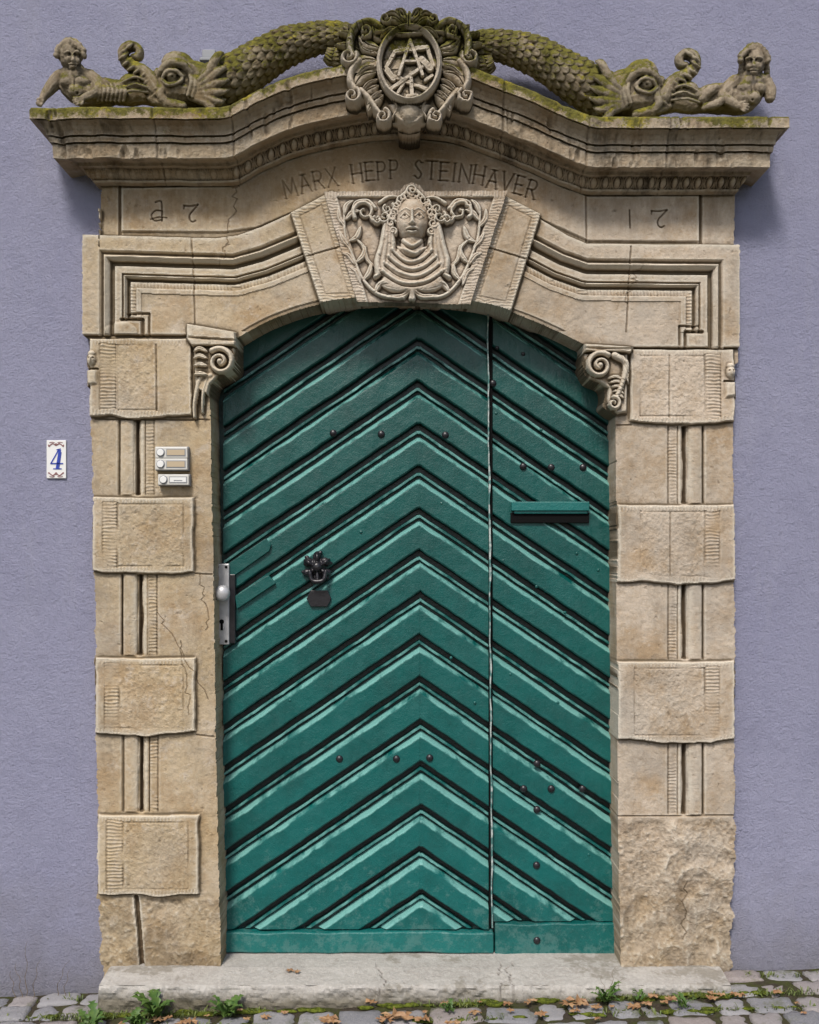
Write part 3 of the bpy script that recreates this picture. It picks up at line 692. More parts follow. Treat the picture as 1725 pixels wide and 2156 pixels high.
    mkmesh('scaled_body',V,Fq,M_stat,False,{'cav':np.concatenate(cv),'moss':np.full(n*m,.08)},par)
    return par
dolphin(False,0); dolphin(True,17)
# ---------------------------------------------------------------- putti
def head(b,x,y,d,s,tilt,random_seed,turn):
    b.ball(x,y,d,22*s,29*s,25*s,tilt); b.ball(x+turn*2,y+9*s,d+.012*s,17*s,19*s,20*s,tilt)
    b.ball(x+turn*4,y+25*s,d+.02*s,7*s,5*s,8*s)
    for sx in (-1,1): b.ball(x+turn*4+sx*9*s,y+9*s,d+.035*s,7*s,7*s,6*s)
    b.tube([(x+turn*5,y-5*s,d+.050*s,2.6*s),(x+turn*6,y+4*s,d+.064*s,3.4*s),(x+turn*6,y+8*s,d+.066*s,4.2*s)])
    b.tube([(x+turn*5-8*s,y+16*s,d+.052*s,2.0*s),(x+turn*5,y+15*s,d+.062*s,2.6*s),(x+turn*5+8*s,y+16*s,d+.052*s,2.0*s)])
    b.tube([(x+turn*5-6*s,y+20.5*s,d+.052*s,2.0*s),(x+turn*5,y+21*s,d+.059*s,2.8*s),(x+turn*5+6*s,y+20.5*s,d+.052*s,2.0*s)])
    for sx in (-1,1):
        ex=x+turn*4+sx*9.5*s
        b.ball(ex,y-2*s,d+.042*s,4.6*s,3.2*s,4*s)
        b.tube([(ex-7*s,y-6*s,d+.043*s,2.2*s),(ex,y-10*s,d+.053*s,2.8*s),(ex+7*s,y-7*s,d+.043*s,2.2*s)])
        b.ball(x+sx*22*s,y+3*s,d,4*s,7*s,6*s)
    random.seed(random_seed)
    for ring,(rr,oy) in enumerate(((28,-4),(22,-16),(12,-27))):
        nn=11 if ring==0 else 8
        for i in range(nn):
            a=math.pi*(.98+1.04*i/(nn-1)) if ring==0 else math.pi*(1.0+1.0*i/(nn-1))
            for dd in (0.03,0,-.03):
                b.ball(x+rr*s*math.cos(a)+random.uniform(-1.5,1.5),y+oy*s+rr*.8*s*math.sin(a)*(1 if ring==0 else .5)+random.uniform(-2,2),d+dd*s*1.0,6*s,6.8*s,7*s,random.uniform(-1,1))
def hand(b,x,y,d,dirx,diry,s,flip):
    b.tube([(x,y,d,6*s),(x+dirx*6*s,y+diry*6*s,d+.004,7.5*s)],.6)
    nx,ny=-diry,dirx
    for i,(o,l) in enumerate(((-6.6,12),(-2.2,15),(2.2,14.5),(6.4,11))):
        bx=x+dirx*8*s+nx*o*s; by=y+diry*8*s+ny*o*s
        b.tube([(bx,by,d+.008,2.3*s),(bx+dirx*l*.5*s+nx*o*.2*s,by+diry*l*.5*s+ny*o*.2*s,d+.016,2.2*s),(bx+dirx*l*s+nx*o*.4*s,by+diry*l*s+ny*o*.4*s,d+.008,1.9*s)])
    tx=nx*flip; ty=ny*flip
    b.tube([(x+tx*5*s,y+ty*5*s,d+.004,2.8*s),(x+tx*11*s+dirx*5*s,y+ty*11*s+diry*5*s,d+.010,2.5*s),(x+tx*13*s+dirx*11*s,y+ty*13*s+diry*11*s,d+.006,2.1*s)])
def putto_disp(hx,hy,s,turn,extra=()):
    def f(px,py,d,no):
        fr=(no[:,1]<0)
        it=list(extra)
        for sx in (-1,1): it+= [(hx+turn*4+sx*9.5*s,hy-2*s,2*s,1.6*s,-.005),(hx+turn*4+sx*5*s,hy-4*s,3*s,4*s,-.005),(hx+turn*4+sx*14*s,hy-1*s,2.5*s,3*s,-.004)]
        it.append((hx+turn*5,hy+18.3*s,9*s,1.1*s,-.004))
        return gsum(px,py,it)*fr
    return f
b=Blob()
head(b,148,118,.17,1.0,.1,5,1)
b.tube([(150,138,.16,14),(155,158,.155,16)])
b.tube([(157,160,.15,28),(158,178,.15,32),(175,196,.155,28),(200,200,.155,27),(228,194,.15,28)],.85)
b.tube([(126,162,.15,14),(155,158,.155,17),(190,162,.15,15)])
b.ball(141,172,.19,14,11,10); b.ball(172,172,.192,15,11,10); b.ball(162,192,.19,17,14,13)
b.tube([(125,164,.15,15),(112,178,.17,13),(103,190,.185,11),(94,202,.20,8.5),(88,211,.212,7)])
hand(b,89,210,.215,-.45,.55,.95,1)
b.tube([(190,164,.15,16),(207,176,.175,14.5),(208,190,.20,12),(190,201,.218,9.5),(174,208,.226,7.5)])
hand(b,174,208,.228,-.9,.28,.95,-1)
b.tube([(200,200,.155,26),(228,194,.15,27),(250,198,.15,21),(275,204,.15,17)])
for i in range(7): b.tube([(205+i*9,172+i*.8,.185,3),(211+i*9,190,.218,3.6),(206+i*9,212,.20,3)])
b.build('stone_putto',M_putto,.003,putto_disp(148,118,1,1,[(163,196,2.5,2.5,-.006),(156,175,2,14,-.003)]),1)
b=Blob()
head(b,1588,130,.17,1.02,-.1,9,0)
for sx in (-1,1):
    for k in range(5): b.ball(1588+sx*(26+k*.4),128+k*8,.165,6,7,8)
b.tube([(1586,150,.16,14),(1583,168,.155,16)])
b.tube([(1580,172,.15,29),(1576,192,.15,32),(1562,212,.16,28),(1535,212,.155,27),(1500,208,.15,29)],.85)
b.tube([(1550,172,.15,14),(1583,168,.155,17),(1612,176,.15,15)])
b.ball(1567,184,.192,14,11,10); b.ball(1599,185,.192,14,11,10); b.ball(1584,206,.19,17,14,13)
b.tube([(1548,174,.15,16),(1530,188,.175,14),(1520,201,.195,12),(1540,215,.218,9.5),(1556,224,.228,7.5)])
hand(b,1556,223,.229,.95,.25,.95,-1)
b.tube([(1612,178,.15,15),(1621,190,.16,13),(1622,206,.165,11)])
b.tube([(1535,212,.155,26),(1500,208,.15,29),(1470,214,.15,23),(1448,220,.15,17)])
b.tube([(1520,184,.18,9),(1498,190,.205,11),(1480,209,.195,10)]); b.tube([(1530,202,.2,8),(1508,219,.215,9),(1485,226,.2,8)])
b.build('stone_putto.001',M_putto,.003,putto_disp(1588,130,1,0,[(1585,210,2.5,2.5,-.006),(1583,188,2,14,-.003)]),1)
# ---------------------------------------------------------------- door
door=empty('green_door'); DD=-.09
pitch=89.3
pf=[(0,-.125),(2,-.121),(9,-.097),(11.5,-.0915),(15,-.0908),(60,-.090),(63,-.094),(65.5,-.114),(66.5,-.125),(76,-.125),(77,-.112),(79,-.104),(84,-.104),(86,-.124)]
HL={1:1.35,2:1.35,3:.85,11:.75,12:.5}  # strength of the painted highlight per profile point
def leaf(name,xa,xb,seed,ylim,mat):
    vs=[];fs=[];hl=[];cv=[]
    rngl=np.random.default_rng(seed)
    pv=np.array([p[0] for p in pf]); pd=np.array([p[1] for p in pf]); m=len(pf)
    def half(x0,x1):
        n=max(2,int(abs(x1-x0)/6))
        for k in range(-6,16):
            o=len(vs); jk=rngl.uniform(-1.5,1.5); jd=rngl.uniform(-.002,.002); sl=.675+rngl.uniform(-.005,.005)
            ap=880+k*pitch*.007
            xx=np.linspace(x0,x1,n+1)[:,None]*np.ones(m)[None]
            yy=735+k*pitch+pv[None]+jk+sl*np.abs(xx-ap)
            nz=fbm(xx,yy,60,3,seed+k)+.5*fbm(xx,yy,12,2,seed+k+40)
            dd=pd[None]+np.where(pd[None]>-.1,jd+.0022*nz,0)
            wx,_,wz=W(xx,yy+nz*1.8,DD)
            for i in range(n+1):
                for j in range(m):
                    vs.append((wx[i,j],-dd[i,j],wz[i,j]))
                    hl.append(HL.get(j,0)*(.75+.9*nz[i,j])); cv.append(1.0 if pd[j]<=-.111 and j!=1 else 0)
            for i in range(n):
                for j in range(m-1):
                    fs.append((o+i*m+j,o+i*m+j+1,o+(i+1)*m+j+1,o+(i+1)*m+j))
            o2=len(vs)
            for j in range(m):
                p=vs[o+n*m+j]; vs.append((p[0],.125,p[2])); hl.append(.7); cv.append(0)
            for j in range(m-1): fs.append((o+n*m+j,o+n*m+j+1,o2+j+1,o2+j))
    if xa<880<xb: half(884,xa); half(884,xb)
    else: half(xa,xb); half(xa+.5,xa)
    bm=bmesh.new(); lw=bm.verts.layers.float.new('edge_highlight'); lc=bm.verts.layers.float.new('cav')
    V=[bm.verts.new(v) for v in vs]
    for v,a,c in zip(V,hl,cv): v[lw]=a; v[lc]=c
    for f in fs: bm.faces.new([V[i] for i in f])
    z=W(0,ylim,DD)[2]
    bmesh.ops.bisect_plane(bm,geom=bm.verts[:]+bm.edges[:]+bm.faces[:],plane_co=(0,0,z),plane_no=(0,0,-1),clear_outer=True)
    bmesh.ops.recalc_face_normals(bm,faces=bm.faces)
    return bmobj(bm,name,mat,door)
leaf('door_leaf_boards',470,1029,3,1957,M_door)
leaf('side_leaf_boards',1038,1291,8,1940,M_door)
bm=bmesh.new()
a=W(430,2020,DD); b_=W(1034,560,DD); boxmesh(bm,a[0],b_[0],.127,.15,.016,b_[2])
a=W(1036,2020,DD); c_=W(1320,560,DD); boxmesh(bm,a[0],c_[0],.128,.15,.016,c_[2])
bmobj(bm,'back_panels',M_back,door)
def pbox(bm,x0,y0,x1,y1,d0,d1,dr=None):
    dr=d1 if dr is None else dr
    a=W(x0,y1,dr); b=W(x1,y0,dr); return boxmesh(bm,a[0],b[0],-d1,-d0,a[2],b[2])
bm=bmesh.new()
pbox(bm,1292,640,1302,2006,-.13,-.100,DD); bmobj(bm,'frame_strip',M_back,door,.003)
def rail(name,x0,y0,x1,y1,d1,mat):
    bm=bmesh.new(); vs=pbox(bm,x0,y0,x1,y1,-.125,d1,DD)
    bmesh.ops.subdivide_edges(bm,edges=[e for e in bm.edges if abs(e.verts[0].co.x-e.verts[1].co.x)>.1],cuts=30)
    for v in bm.verts:
        n=float(fbm(v.co.x*500,v.co.z*300,70,3,5)); v.co.z+=n*.006; v.co.y+=n*.003
    bmobj(bm,name,mat,door,.006)
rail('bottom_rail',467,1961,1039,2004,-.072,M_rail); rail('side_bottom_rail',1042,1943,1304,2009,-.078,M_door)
vs=[];fs=[]
N=140
for i in range(N+1):
    y=640+(1950-640)*i/N; x=1027+(y-640)/1310*9; n=float(fbm(y,0,50,4,3)); w=1.1+1.5*max(0,n+.1)
    xx=x+n*2.5
    for q_ in (xx-w,xx+w): vs.append((W(q_,y,DD)[0],.0885,W(q_,y,DD)[2]))
for i in range(N): fs.append((2*i,2*i+1,2*i+3,2*i+2))
seam=mkmesh('worn_seam_edge',vs,fs,M_edge,False,None,door)
m=seam.modifiers.new('s','SOLIDIFY'); m.thickness=.02
bm=bmesh.new()
pbox(bm,1030.5,640,1037,1950,-.1245,-.095,DD)
bmobj(bm,'seam_gap',M_dark,door)
bm=bmesh.new()
for (x,y) in ((702,912),(803,914),(938,916),(1038,807),(1102,982),(1161,984),(1228,984),(715,1598),(835,1598),(905,1596),(1131,1608),(1103,1661),(1161,1661),(1227,1661),(1131,1705),(1130,1822),(1130,1978),(1047,732),(1102,745)):
    r=bmesh.ops.create_uvsphere(bm,u_segments=14,v_segments=10,radius=1); c=W(x,y,DD); rr=(8 if y not in (732,745) else 4.5)/S
    for v in r['verts']: v.co=Vector((c[0]+v.co.x*rr,.091+v.co.y*rr*.75-(.012 if y==1978 else 0),c[2]+v.co.z*rr))
bmobj(bm,'studs',M_iron,door,0,True)
bm=bmesh.new()
for (x,y) in ((1045,870),(1060,1180),(1215,1165),(1130,1235),(1260,1200),(1190,1290),(1075,1420),(1140,905),(1175,1480),(930,1060),(760,1120),(610,1475),(545,1760),(950,1385),(1000,1480),(1240,1800)):
    r=bmesh.ops.create_uvsphere(bm,u_segments=10,v_segments=8,radius=1); c=W(x,y,DD)
    for v in r['verts']: v.co=Vector((c[0]+v.co.x*.007,.091+v.co.y*.004,c[2]+v.co.z*.007))
bmobj(bm,'painted_nail_heads',M_door,door,0,True)
bm=bmesh.new(); pbox(bm,1076,1057,1239,1076,-.10,-.062,DD); pbox(bm,1082,1074,1236,1082,-.1,-.070,DD); bmobj(bm,'letter_slot_flap',M_rail,door,.003)
bm=bmesh.new(); pbox(bm,1075,1080,1240,1101,-.10,-.080,DD); bmobj(bm,'letter_slot_opening',M_dark,door,.002)
def patch(name,pts,d0,d1,mat):
    bm=bmesh.new(); f=[bm.verts.new((W(x,y,DD)[0],-d1,W(x,y,DD)[2])) for x,y in pts]; g=[bm.verts.new((W(x,y,DD)[0],-d0,W(x,y,DD)[2])) for x,y in pts]
    bm.faces.new(f); n=len(pts)
    for i in range(n): bm.faces.new((f[i],f[(i+1)%n],g[(i+1)%n],g[i]))
    bmesh.ops.recalc_face_normals(bm,faces=bm.faces); return bmobj(bm,name,mat,door,.002)
patch('repair_board',[(480,1188),(560,1134),(572,1146),(568,1160),(480,1222)],-.10,-.076,M_door)
patch('repair_board_2',[(496,1255),(566,1211),(581,1228),(500,1282)],-.10,-.076,M_door)
bm=bmesh.new(); pbox(bm,470,1209,497,1354,-.10,-.072,DD); bmobj(bm,'lock_backplate',M_iron,door,.003)
bm=bmesh.new(); pbox(bm,454,1187,485,1356,-.10,-.062,DD); bmobj(bm,'lock_plate',M_metal,door,.003)
bm=bmesh.new()
c=W(469,1249,-.02)
r=bmesh.ops.create_uvsphere(bm,u_segments=24,v_segments=16,radius=.033)
for v in r['verts']: v.co=Vector((c[0]+v.co.x,.012+v.co.y*.75,c[2]+v.co.z*1.05))
r=bmesh.ops.create_cone(bm,segments=20,radius1=.014,radius2=.014,depth=.05,cap_ends=True)
for v in r['verts']: v.co=Vector((c[0]+v.co.x,.045+v.co.z,c[2]+v.co.y))
bmobj(bm,'door_knob',M_metal,door,0,True)
bm=bmesh.new(); 
def disc(bm,x,y,rpx,y0,y1,dr=DD,seg=20):
    c=W(x,y,dr); r=bmesh.ops.create_cone(bm,segments=seg,radius1=rpx/S,radius2=rpx/S,depth=1,cap_ends=True)
    for v in r['verts']: v.co=Vector((c[0]+v.co.x,y0+(v.co.z+.5)*(y1-y0),c[2]+v.co.y))
disc(bm,470,1308,5,.0575,.066); pbox(bm,467.5,1310,472.5,1326,-.066,-.0575,DD)
for (x,y) in ((461,1194),(479,1194),(461,1349),(479,1349)): disc(bm,x,y,3,.059,.064)
bmobj(bm,'keyhole_and_screws',M_dark,door)
bm=bmesh.new(); c=W(470,1310,DD); r=bmesh.ops.create_cone(bm,segments=24,radius1=.018,radius2=.016,depth=.006,cap_ends=True)
for v in r['verts']: v.co=Vector((c[0]+v.co.x*.8,.0605+v.co.z*.3,c[2]-.006+v.co.y*1.5))
bmobj(bm,'keyhole_collar',M_metal,door)
b=Blob(); 
b.ball(668,1193,-.08,18,18,14); b.ball(668,1193,-.050,10,10,8)
for i in range(6):
    a=i*math.pi/3+.5; x=668+21*math.cos(a); y=1195+23*math.sin(a)
    b.ball(x,y,-.075,12,9,8,-a); b.ball(668+30*math.cos(a+.25),1195+32*math.sin(a+.25),-.08,5,4,5)
    b.tube([(668+8*math.cos(a),1195+8*math.sin(a),-.06,3),(x,y,-.055,4),(668+30*math.cos(a),1195+32*math.sin(a),-.075,3)])
b.tube([(652,1203,-.05,4),(658,1222,-.045,4.5),(680,1222,-.045,4.5),(686,1203,-.05,4)])
b.build('door_knocker',M_iron,.002,None,1,door)
patch('hexagonal_plate',[(646,1260),(655,1243),(690,1243),(698,1260),(690,1277),(655,1277)],-.10,-.078,M_iron)
# ---------------------------------------------------------------- house number, bells, lamp
sign=empty('house_number_sign')
bm=bmesh.new(); pbox(bm,98,927,139,1007,.0,.008,.008); bmobj(bm,'enamel_plate',M_white,sign,.0015)
def ribbon(name,strokes,d,mat,parent,th=.0012):
    vs=[];fs=[]
    for pts,w in strokes:
        P=crom(pts,6) if len(pts)>2 and w>0 else pts
        w=abs(w); o=len(vs)
        for i,p in enumerate(P):
            q0=P[max(i-1,0)];q1=P[min(i+1,len(P)-1)]; dx=q1[0]-q0[0];dy=q1[1]-q0[1]; l=math.hypot(dx,dy)+1e-9
            for sgn in (-1,1): 
                a=W(p[0]-dy/l*w*sgn,p[1]+dx/l*w*sgn,d); vs.append(a)
        for i in range(len(P)-1): fs.append((o+2*i,o+2*i+1,o+2*i+3,o+2*i+2))
    ob=mkmesh(name,vs,fs,mat,False,None,parent); m=ob.modifiers.new('s','SOLIDIFY'); m.thickness=th; m.offset=0; return ob
ribbon('numeral_4',[([(124,946),(107,976)],-1.2),([(106,976),(133,976)],-1.3),([(126,947),(120,986)],-2.6),([(129,952),(124,986)],-.7),([(112,987),(130,987)],-1.0),([(119,947),(128,945)],-1)],.0092,M_blue,sign)
orn=[]
for yb,s_ in ((937,1),(998,-1)):
    for sx in (-1,1): orn+= [([(118+sx*2,yb),(118+sx*7,yb-3*s_),(118+sx*12,yb),(118+sx*15,yb+3*s_),(118+sx*16,yb-1)],.9),([(118+sx*3,yb-5*s_),(118+sx*8,yb-6*s_),(118+sx*14,yb-5*s_)],.6)]
    orn.append(([(116,yb-1),(118,yb-3),(120,yb-1),(118,yb+1),(116,yb-1)],.8))
ribbon('scroll_ornament',orn,.0092,M_rust,sign)
def bell(rows,x0,y0,x1,h,name):
    e=empty(name)
    bm=bmesh.new(); pbox(bm,x0-1,y0-1,x1+1,y0+rows*h+1,.03,.066,.07); bmobj(bm,'back_plate',M_grey,e,.002)
    for i in range(rows):
        ya=y0+i*h+.4; h2=h-.8
        bm=bmesh.new(); pbox(bm,x0,ya,x1,ya+h2,.06,.082,.07); bmobj(bm,'housing',M_plastic,e,.003)
        bm=bmesh.new(); disc(bm,x0+12,ya+h2/2,7,-.090,-.081,.07); bmobj(bm,'button',M_white,e,.001)
        bm=bmesh.new(); disc(bm,x0+12,ya+h2/2,8.8,-.0835,-.081,.07); bmobj(bm,'button_ring',M_grey,e)
        bm=bmesh.new(); pbox(bm,x0+24,ya+4.5,x1-4,ya+h2-4.5,.08,.0838,.07); bmobj(bm,'label_frame',M_grey,e)
        bm=bmesh.new(); pbox(bm,x0+25.5,ya+6,x1-5.5,ya+h2-6,.08,.0845,.07); bmobj(bm,'name_label',M_label if rows>1 else M_white,e)
    if rows==1: ribbon('name_line',[([(x0+32,y0+h/2+1),(x0+50,y0+h/2+1)],-.8)],.0852,M_grey,e,.0005)
    return e
bell(2,328,941,396,24.5,'doorbell_panel'); bell(1,334,999,399,23,'doorbell_panel.001')
lamp=empty('wall_lamp')
bm=bmesh.new(); pbox(bm,426,106,455,124,.0,.05,.04); bmobj(bm,'housing',M_grey,lamp,.004)
bm=bmesh.new(); pbox(bm,421,122,452,129,.045,.09,.08); bmobj(bm,'hood',M_grey,lamp,.003)
# ---------------------------------------------------------------- step
t=NT('step_stone'); c=t.mix(t.ramp(t.noise(5,7,.7),.35,.7),(.42,.40,.365),(.32,.30,.27))
c=t.mix(t.ramp(t.noise(60,5,.8,off=3),.45,.7,0,.6),c,(.56,.54,.51)); c=t.mix(t.ramp(t.noise(3.1,6,.75,off=14),.54,.60,0,.6),c,(.19,.17,.13))
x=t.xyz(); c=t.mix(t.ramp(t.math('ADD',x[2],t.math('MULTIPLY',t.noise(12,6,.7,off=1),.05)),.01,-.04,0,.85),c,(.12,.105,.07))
c=t.mix(t.attr('grime'),c,(.05,.04,.03))
t.bump((t.noise(40,6,.8),.7,.010),(t.noise(200,4,.8),.6,.003)); M_step=t.fin(c,.92,.2)
xs=np.linspace(-1.245,1.29,420)
section=[(-.20,.012),(.00,.012),(.05,.011)]+[(v,.012-.004*i/8) for i,v in enumerate(np.linspace(.06,.19,30))]+[(.196,-.006),(.2,-.012)]+[(.201+.004*math.sin(i*.3),v) for i,v in enumerate(np.linspace(-.02,-.22,22))]
SX,SI=np.meshgrid(xs,np.arange(len(section))); sec=np.array(section)
d_=sec[SI,0]; z_=sec[SI,1]
n1=fbm(SX*S,d_*S+z_*S*2,50,4,3); n2=fbm(SX*S,d_*S-z_*S,14,3,4)
cr=np.zeros_like(SX)
for (x0,amp,sd_) in ((-.105,.06,1),(.42,.06,5),(.38,.09,9)):
    wv=x0+fbm(d_*S,d_*0,30,3,sd_)*amp; cr=np.maximum(cr,np.exp(-((SX-wv)/.003)**2)*(d_>.0))
zz=z_+.004*n1+.002*n2-.006*cr; dd=d_+np.where(d_>.19,.020*n1+.008*n2,0)
vsn=np.stack([SX.ravel(),-dd.ravel(),zz.ravel()],1); ny,nx=SX.shape; idx=np.arange(nx*ny).reshape(ny,nx)
Fq=np.stack([idx[:-1,:-1].ravel(),idx[1:,:-1].ravel(),idx[1:,1:].ravel(),idx[:-1,1:].ravel()],1)
vl=list(map(tuple,vsn)); fl=[tuple(int(q) for q in f) for f in Fq]
for col,sgn in ((0,-1),(nx-1,1)):
    o=len(vl)
    for j in range(ny): p=vsn[idx[j,col]]; vl.append((p[0]+sgn*.01,p[1],min(p[2],-.0)-.25))
    for j in range(ny-1): 
        q_=(idx[j,col],idx[j+1,col],o+j+1,o+j); fl.append(tuple(int(v) for v in q_))
gr=np.concatenate([cr.ravel()*.8,np.zeros(len(vl)-nx*ny)])
mkmesh('stone_step',vl,fl,M_step,False,{'grime':gr})
# ---------------------------------------------------------------- ground
def gz(x): return -.072+.034*max(-2.2,min(2.2,x))
t=NT('earth_and_moss'); c=t.mix(t.ramp(t.noise(14,7,.7),.42,.62),(.06,.048,.035),(.06,.07,.018))
c=t.mix(t.ramp(t.noise(90,5,.8,off=3),.5,.7,0,.6),c,(.12,.10,.075)); t.bump((t.noise(60,6,.8),.8,.02)); M_earth=t.fin(c,.95,.15)
gx=[-60,-20,-8,-4]+list(np.linspace(-2.2,2.2,60))+[4,8,20,60]; gyy=[-60,-20,-8,-4,-3]+list(np.linspace(-2.2,.1,50))
vs=[(x,y,gz(x)-.006+(.008*float(fbm(x*S,y*S,40,3,2)) if abs(x)<2.3 else 0)) for y in gyy for x in gx]; n=len(gx)
fs=[(j*n+i,j*n+i+1,(j+1)*n+i+1,(j+1)*n+i) for j in range(len(gyy)-1) for i in range(n-1)]
mkmesh('ground',vs,fs,M_earth,True)
t=NT('cobble_granite'); c=t.mix(t.ramp(t.attr('tone'),0,.6),(.14,.145,.165),(.26,.255,.265)); c=t.mix(t.ramp(t.attr('tone'),.72,1.0,0,.6),c,(.24,.17,.14)); c=t.mix(t.ramp(t.noise(150,4,.8),.4,.7,0,.5),c,(.36,.345,.335))
c=t.mix(t.ramp(t.noise(10,6,.75,off=5),.54,.66,0,.6),c,(.09,.10,.035)); t.bump((t.noise(70,6,.75),.8,.008)); M_cob=t.fin(c,.75,.35)
random.seed(21)
bm0=bmesh.new(); bmesh.ops.create_cube(bm0,size=2); bmesh.ops.subdivide_edges(bm0,edges=bm0.edges[:],cuts=5,use_grid_fill=True)
tv=np.array([v.co[:] for v in bm0.verts]); tf=np.array([[v.index for v in f.verts] for f in bm0.faces]); bm0.free()
l=(np.abs(tv)**7).sum(1)**(1/7); qv=tv/l[:,None]
CV=[];CF=[];CT=[]; off=0
y=-.012
while y>-3.2:
    hgt=random.uniform(.10,.14); x=-2.6+random.uniform(0,.1)
    while x<2.6:
        wd=random.uniform(.09,.22)
        xc=x+wd/2; yc=y-hgt/2+random.uniform(-.010,.010)
        if not (-1.27<xc<1.32 and yc>-.24):
            tone=random.random(); rot=random.uniform(-.14,.14); zc=gz(xc)-.040+random.uniform(-.010,.006); sd2=random.randint(0,99)
            nn=fbm(qv[:,0]*3+sd2,qv[:,1]*3+qv[:,2]*2,1.2,3,1)
            a_=qv[:,0]*(wd/2-.006)*(1+.16*nn); b__=qv[:,1]*(hgt/2-.005)*(1+.18*nn)
            CV.append(np.stack([xc+a_*math.cos(rot)-b__*math.sin(rot),yc+a_*math.sin(rot)+b__*math.cos(rot),zc+qv[:,2]*.045+.008*nn],1)); CF.append(tf+off); off+=len(qv); CT.append(np.full(len(qv),tone))
        x+=wd
    y-=hgt
mkmesh('cobblestone_pavement',np.concatenate(CV),np.concatenate(CF),M_cob,True,{'tone':np.concatenate(CT)})
# ---------------------------------------------------------------- plants / leaves
def leafmat(name,a,b):
    t=NT(name); c=t.mix(t.ramp(t.noise(35,5,.7),.35,.65),a,b); return t.fin(c,.55,.35)
M_weed=leafmat('weed_leaf',(.035,.09,.018),(.09,.15,.03)); M_grass=leafmat('grass_blade',(.07,.11,.025),(.14,.16,.04)); M_fall=leafmat('dry_leaf',(.20,.09,.035),(.36,.23,.12)); M_stalk=leafmat('dry_stalk',(.14,.10,.06),(.2,.15,.09))
def blade(vs,fs,base,ang,ln,wd,lift,lobes=0):
    o=len(vs); n=9 if lobes else 5
    for i in range(n+1):
        t_=i/n; r=ln*t_; z=lift*math.sin(t_*math.pi*.62)*ln; w=wd*math.sin(math.pi*min(1,t_*.85+.12))**.8
        if lobes and i%2==0: w*=.42
        if i==n: w=.0005
        cx_=base[0]+math.cos(ang)*r; cy_=base[1]+math.sin(ang)*r; cz=base[2]+z
        for s_ in (-1,0,1): vs.append((cx_-math.sin(ang)*w*s_,cy_+math.cos(ang)*w*s_,cz+(abs(s_)*w*.35)))
    for i in range(n):
        for k in (0,1): fs.append((o+3*i+k,o+3*i+k+1,o+3*(i+1)+k+1,o+3*(i+1)+k))
def weed(x,d,rad,nl,seed,name='weed_plant'):
    random.seed(seed); vs=[];fs=[]
    for i in range(nl):
        a=random.uniform(0,6.28); ln=rad*random.uniform(.45,1.05)
        blade(vs,fs,(x+random.uniform(-.015,.015),-d+random.uniform(-.015,.015),gz(x)+.012),a,ln,ln*random.uniform(.16,.28),random.uniform(.35,1.0),lobes=1)
    mkmesh(name,vs,fs,M_weed,True)
for i,(px_,d,r,nl) in enumerate(((330,.27,.10,28),(478,.28,.08,22),(1275,.26,.065,20),(1440,.33,.055,16),(945,.30,.05,12),(1345,.25,.04,12),(190,.36,.08,18),(285,.34,.08,20))):
    X0=W(px_,2100,d)[0]; weed(X0,d,r,nl,30+i)
vs=[];fs=[]; random.seed(5)
for i in range(1700):
    x=random.gauss(random.choice((-1.35,-1.25,-1.0,-.75,.2,.85,1.2,1.5)),.09); d=random.choice((.225,.23,.35,.07 if abs(x)>1.35 else .24))+random.uniform(-.012,.015)
    blade(vs,fs,(x,-d,gz(x)-.004),random.uniform(0,6.28),random.uniform(.008,.022),random.uniform(.0012,.003),random.uniform(.5,1.4))
mkmesh('grass',vs,fs,M_grass,True)
random.seed(15)
bm=bmesh.new()
for i in range(130):
    x=random.gauss(random.choice((-1.2,-.9,-.5,.15,.4,.9,1.25)),.15); d=random.choice((.215,.345,.225))+random.uniform(-.01,.012)
    r=bmesh.ops.create_icosphere(bm,subdivisions=2,radius=1); s1=random.uniform(.008,.026)
    for v in r['verts']:
        k=1+.25*random.uniform(-1,1); v.co=Vector((x+v.co.x*s1*1.6*k,-d+v.co.y*s1*.6*k,gz(x)+v.co.z*s1*.35*k))
t=NT('moss'); t.bump((t.noise(300,4,.8),.9,.006)); M_moss=t.fin(t.mix(t.ramp(t.noise(60,5,.7),.4,.6),(.05,.065,.01),(.15,.18,.025)),.95,.1)
bmobj(bm,'moss_patches',M_moss,None,0,True)
vs=[];fs=[]; random.seed(9)
LV=[(830,.34,.055),(850,.355,.05),(815,.36,.04),(1215,.27,.05),(1195,.29,.04),(690,.35,.045),(700,.37,.035),(610,.10,.022),(625,.11,.018),(780,.22,.03),(1335,.33,.035),(1225,.30,.035),(560,.31,.025),(1000,.33,.03),(1140,.36,.03),(400,.33,.04),(250,.36,.05),(1500,.28,.03),(890,.37,.04)]
for i in range(34): LV.append((random.uniform(200,1700),random.uniform(.24,.42),random.uniform(.012,.032)))
for (px_,d,s1) in LV:
    X0=W(px_,2100,d)[0]; z0=.016 if d<.2 else gz(X0)+.016; 
    a=random.uniform(0,6.28); o=len(vs); n=20; vs.append((X0,-d,z0+.004))
    for k in range(n):
        an=a+2*math.pi*k/n; rr=s1*(.55+.45*abs(math.cos((an-a)*2.5)))*(1.1 if k%2 else .75)*random.uniform(.85,1.1)
        vs.append((X0+rr*math.cos(an),-d+rr*.8*math.sin(an),z0+random.uniform(-.002,.35*s1)))
    for k in range(n): fs.append((o,o+1+k,o+1+(k+1)%n))
mkmesh('fallen_leaves',vs,fs,M_fall,False)
random.seed(3)
vs=[];fs=[]
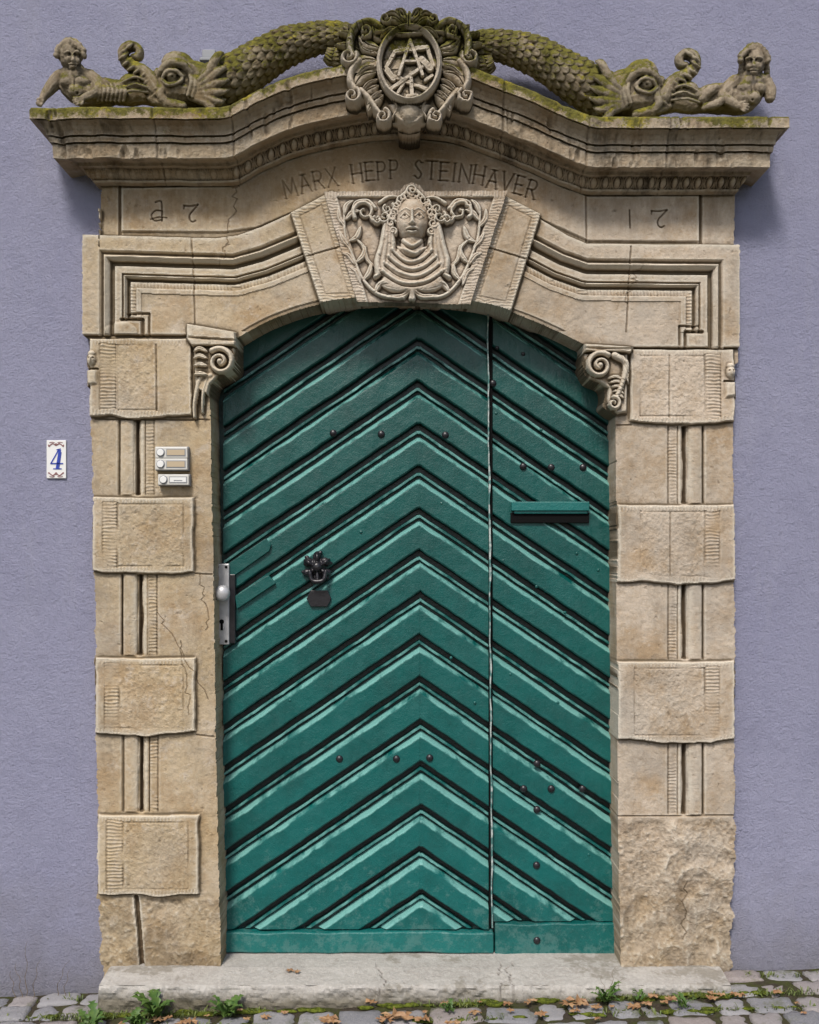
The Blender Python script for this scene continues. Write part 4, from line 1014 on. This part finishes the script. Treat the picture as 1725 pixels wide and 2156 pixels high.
def stalk(x,d,h,lean):
    o=len(vs); n=8
    for i in range(n+1):
        t_=i/n; xx=x+lean*t_*t_+.006*math.sin(i*1.7); z=gz(x)+h*t_; w=.0016*(1-.6*t_)
        for k in range(3): vs.append((xx+w*math.cos(k*2.1),-d+w*math.sin(k*2.1),z))
    for i in range(n):
        for k in range(3): fs.append((o+3*i+k,o+3*i+(k+1)%3,o+3*i+3+(k+1)%3,o+3*i+3+k))
for (px_,d,h,l) in ((55,.04,.24,.0),(70,.05,.17,.03),(45,.05,.15,-.03),(120,.05,.16,.05),(135,.05,.13,.03),(30,.05,.12,-.02),(1275,.24,.10,-.02),(1285,.24,.14,.02),(1295,.24,.09,.03)): stalk(W(px_,2100,d)[0],d,h,l)
mkmesh('dry_stalks',vs,fs,M_stalk,True)
# ---------------------------------------------------------------- light, camera
w=bpy.data.worlds.new('World'); scene.world=w; w.use_nodes=True; nt=w.node_tree; bg=nt.nodes['Background']
sk=nt.nodes.new('ShaderNodeTexSky'); sk.sky_type='NISHITA'; sk.sun_disc=False; el=math.radians(51); rot=math.radians(197)
sk.sun_elevation=el; sk.sun_rotation=rot; sk.air_density=1.0; sk.dust_density=3.0; sk.ozone_density=1.0
nt.links.new(sk.outputs[0],bg.inputs[0]); bg.inputs[1].default_value=.14
sl=bpy.data.lights.new('sun','SUN'); sl.energy=3.3; sl.angle=math.radians(11); sl.color=(1,.95,.89)
so_=bpy.data.objects.new('sun',sl); scene.collection.objects.link(so_)
dv=Vector((math.sin(rot)*math.cos(el),math.cos(rot)*math.cos(el),math.sin(el))); so_.rotation_euler=(-dv).to_track_quat('-Z','Y').to_euler()
cam=bpy.data.cameras.new('camera'); co_=bpy.data.objects.new('camera',cam); scene.collection.objects.link(co_); scene.camera=co_
co_.location=(0,-D,ZC); co_.rotation_euler=(math.radians(90),0,0)
cam.sensor_fit='HORIZONTAL'; cam.sensor_width=36; cam.lens=36*D/3.45; cam.shift_y=(.952*2-ZC)/3.45; cam.clip_end=500; cam.clip_start=.05
scene.view_settings.view_transform='Standard'; scene.view_settings.look='None'; scene.view_settings.exposure=0
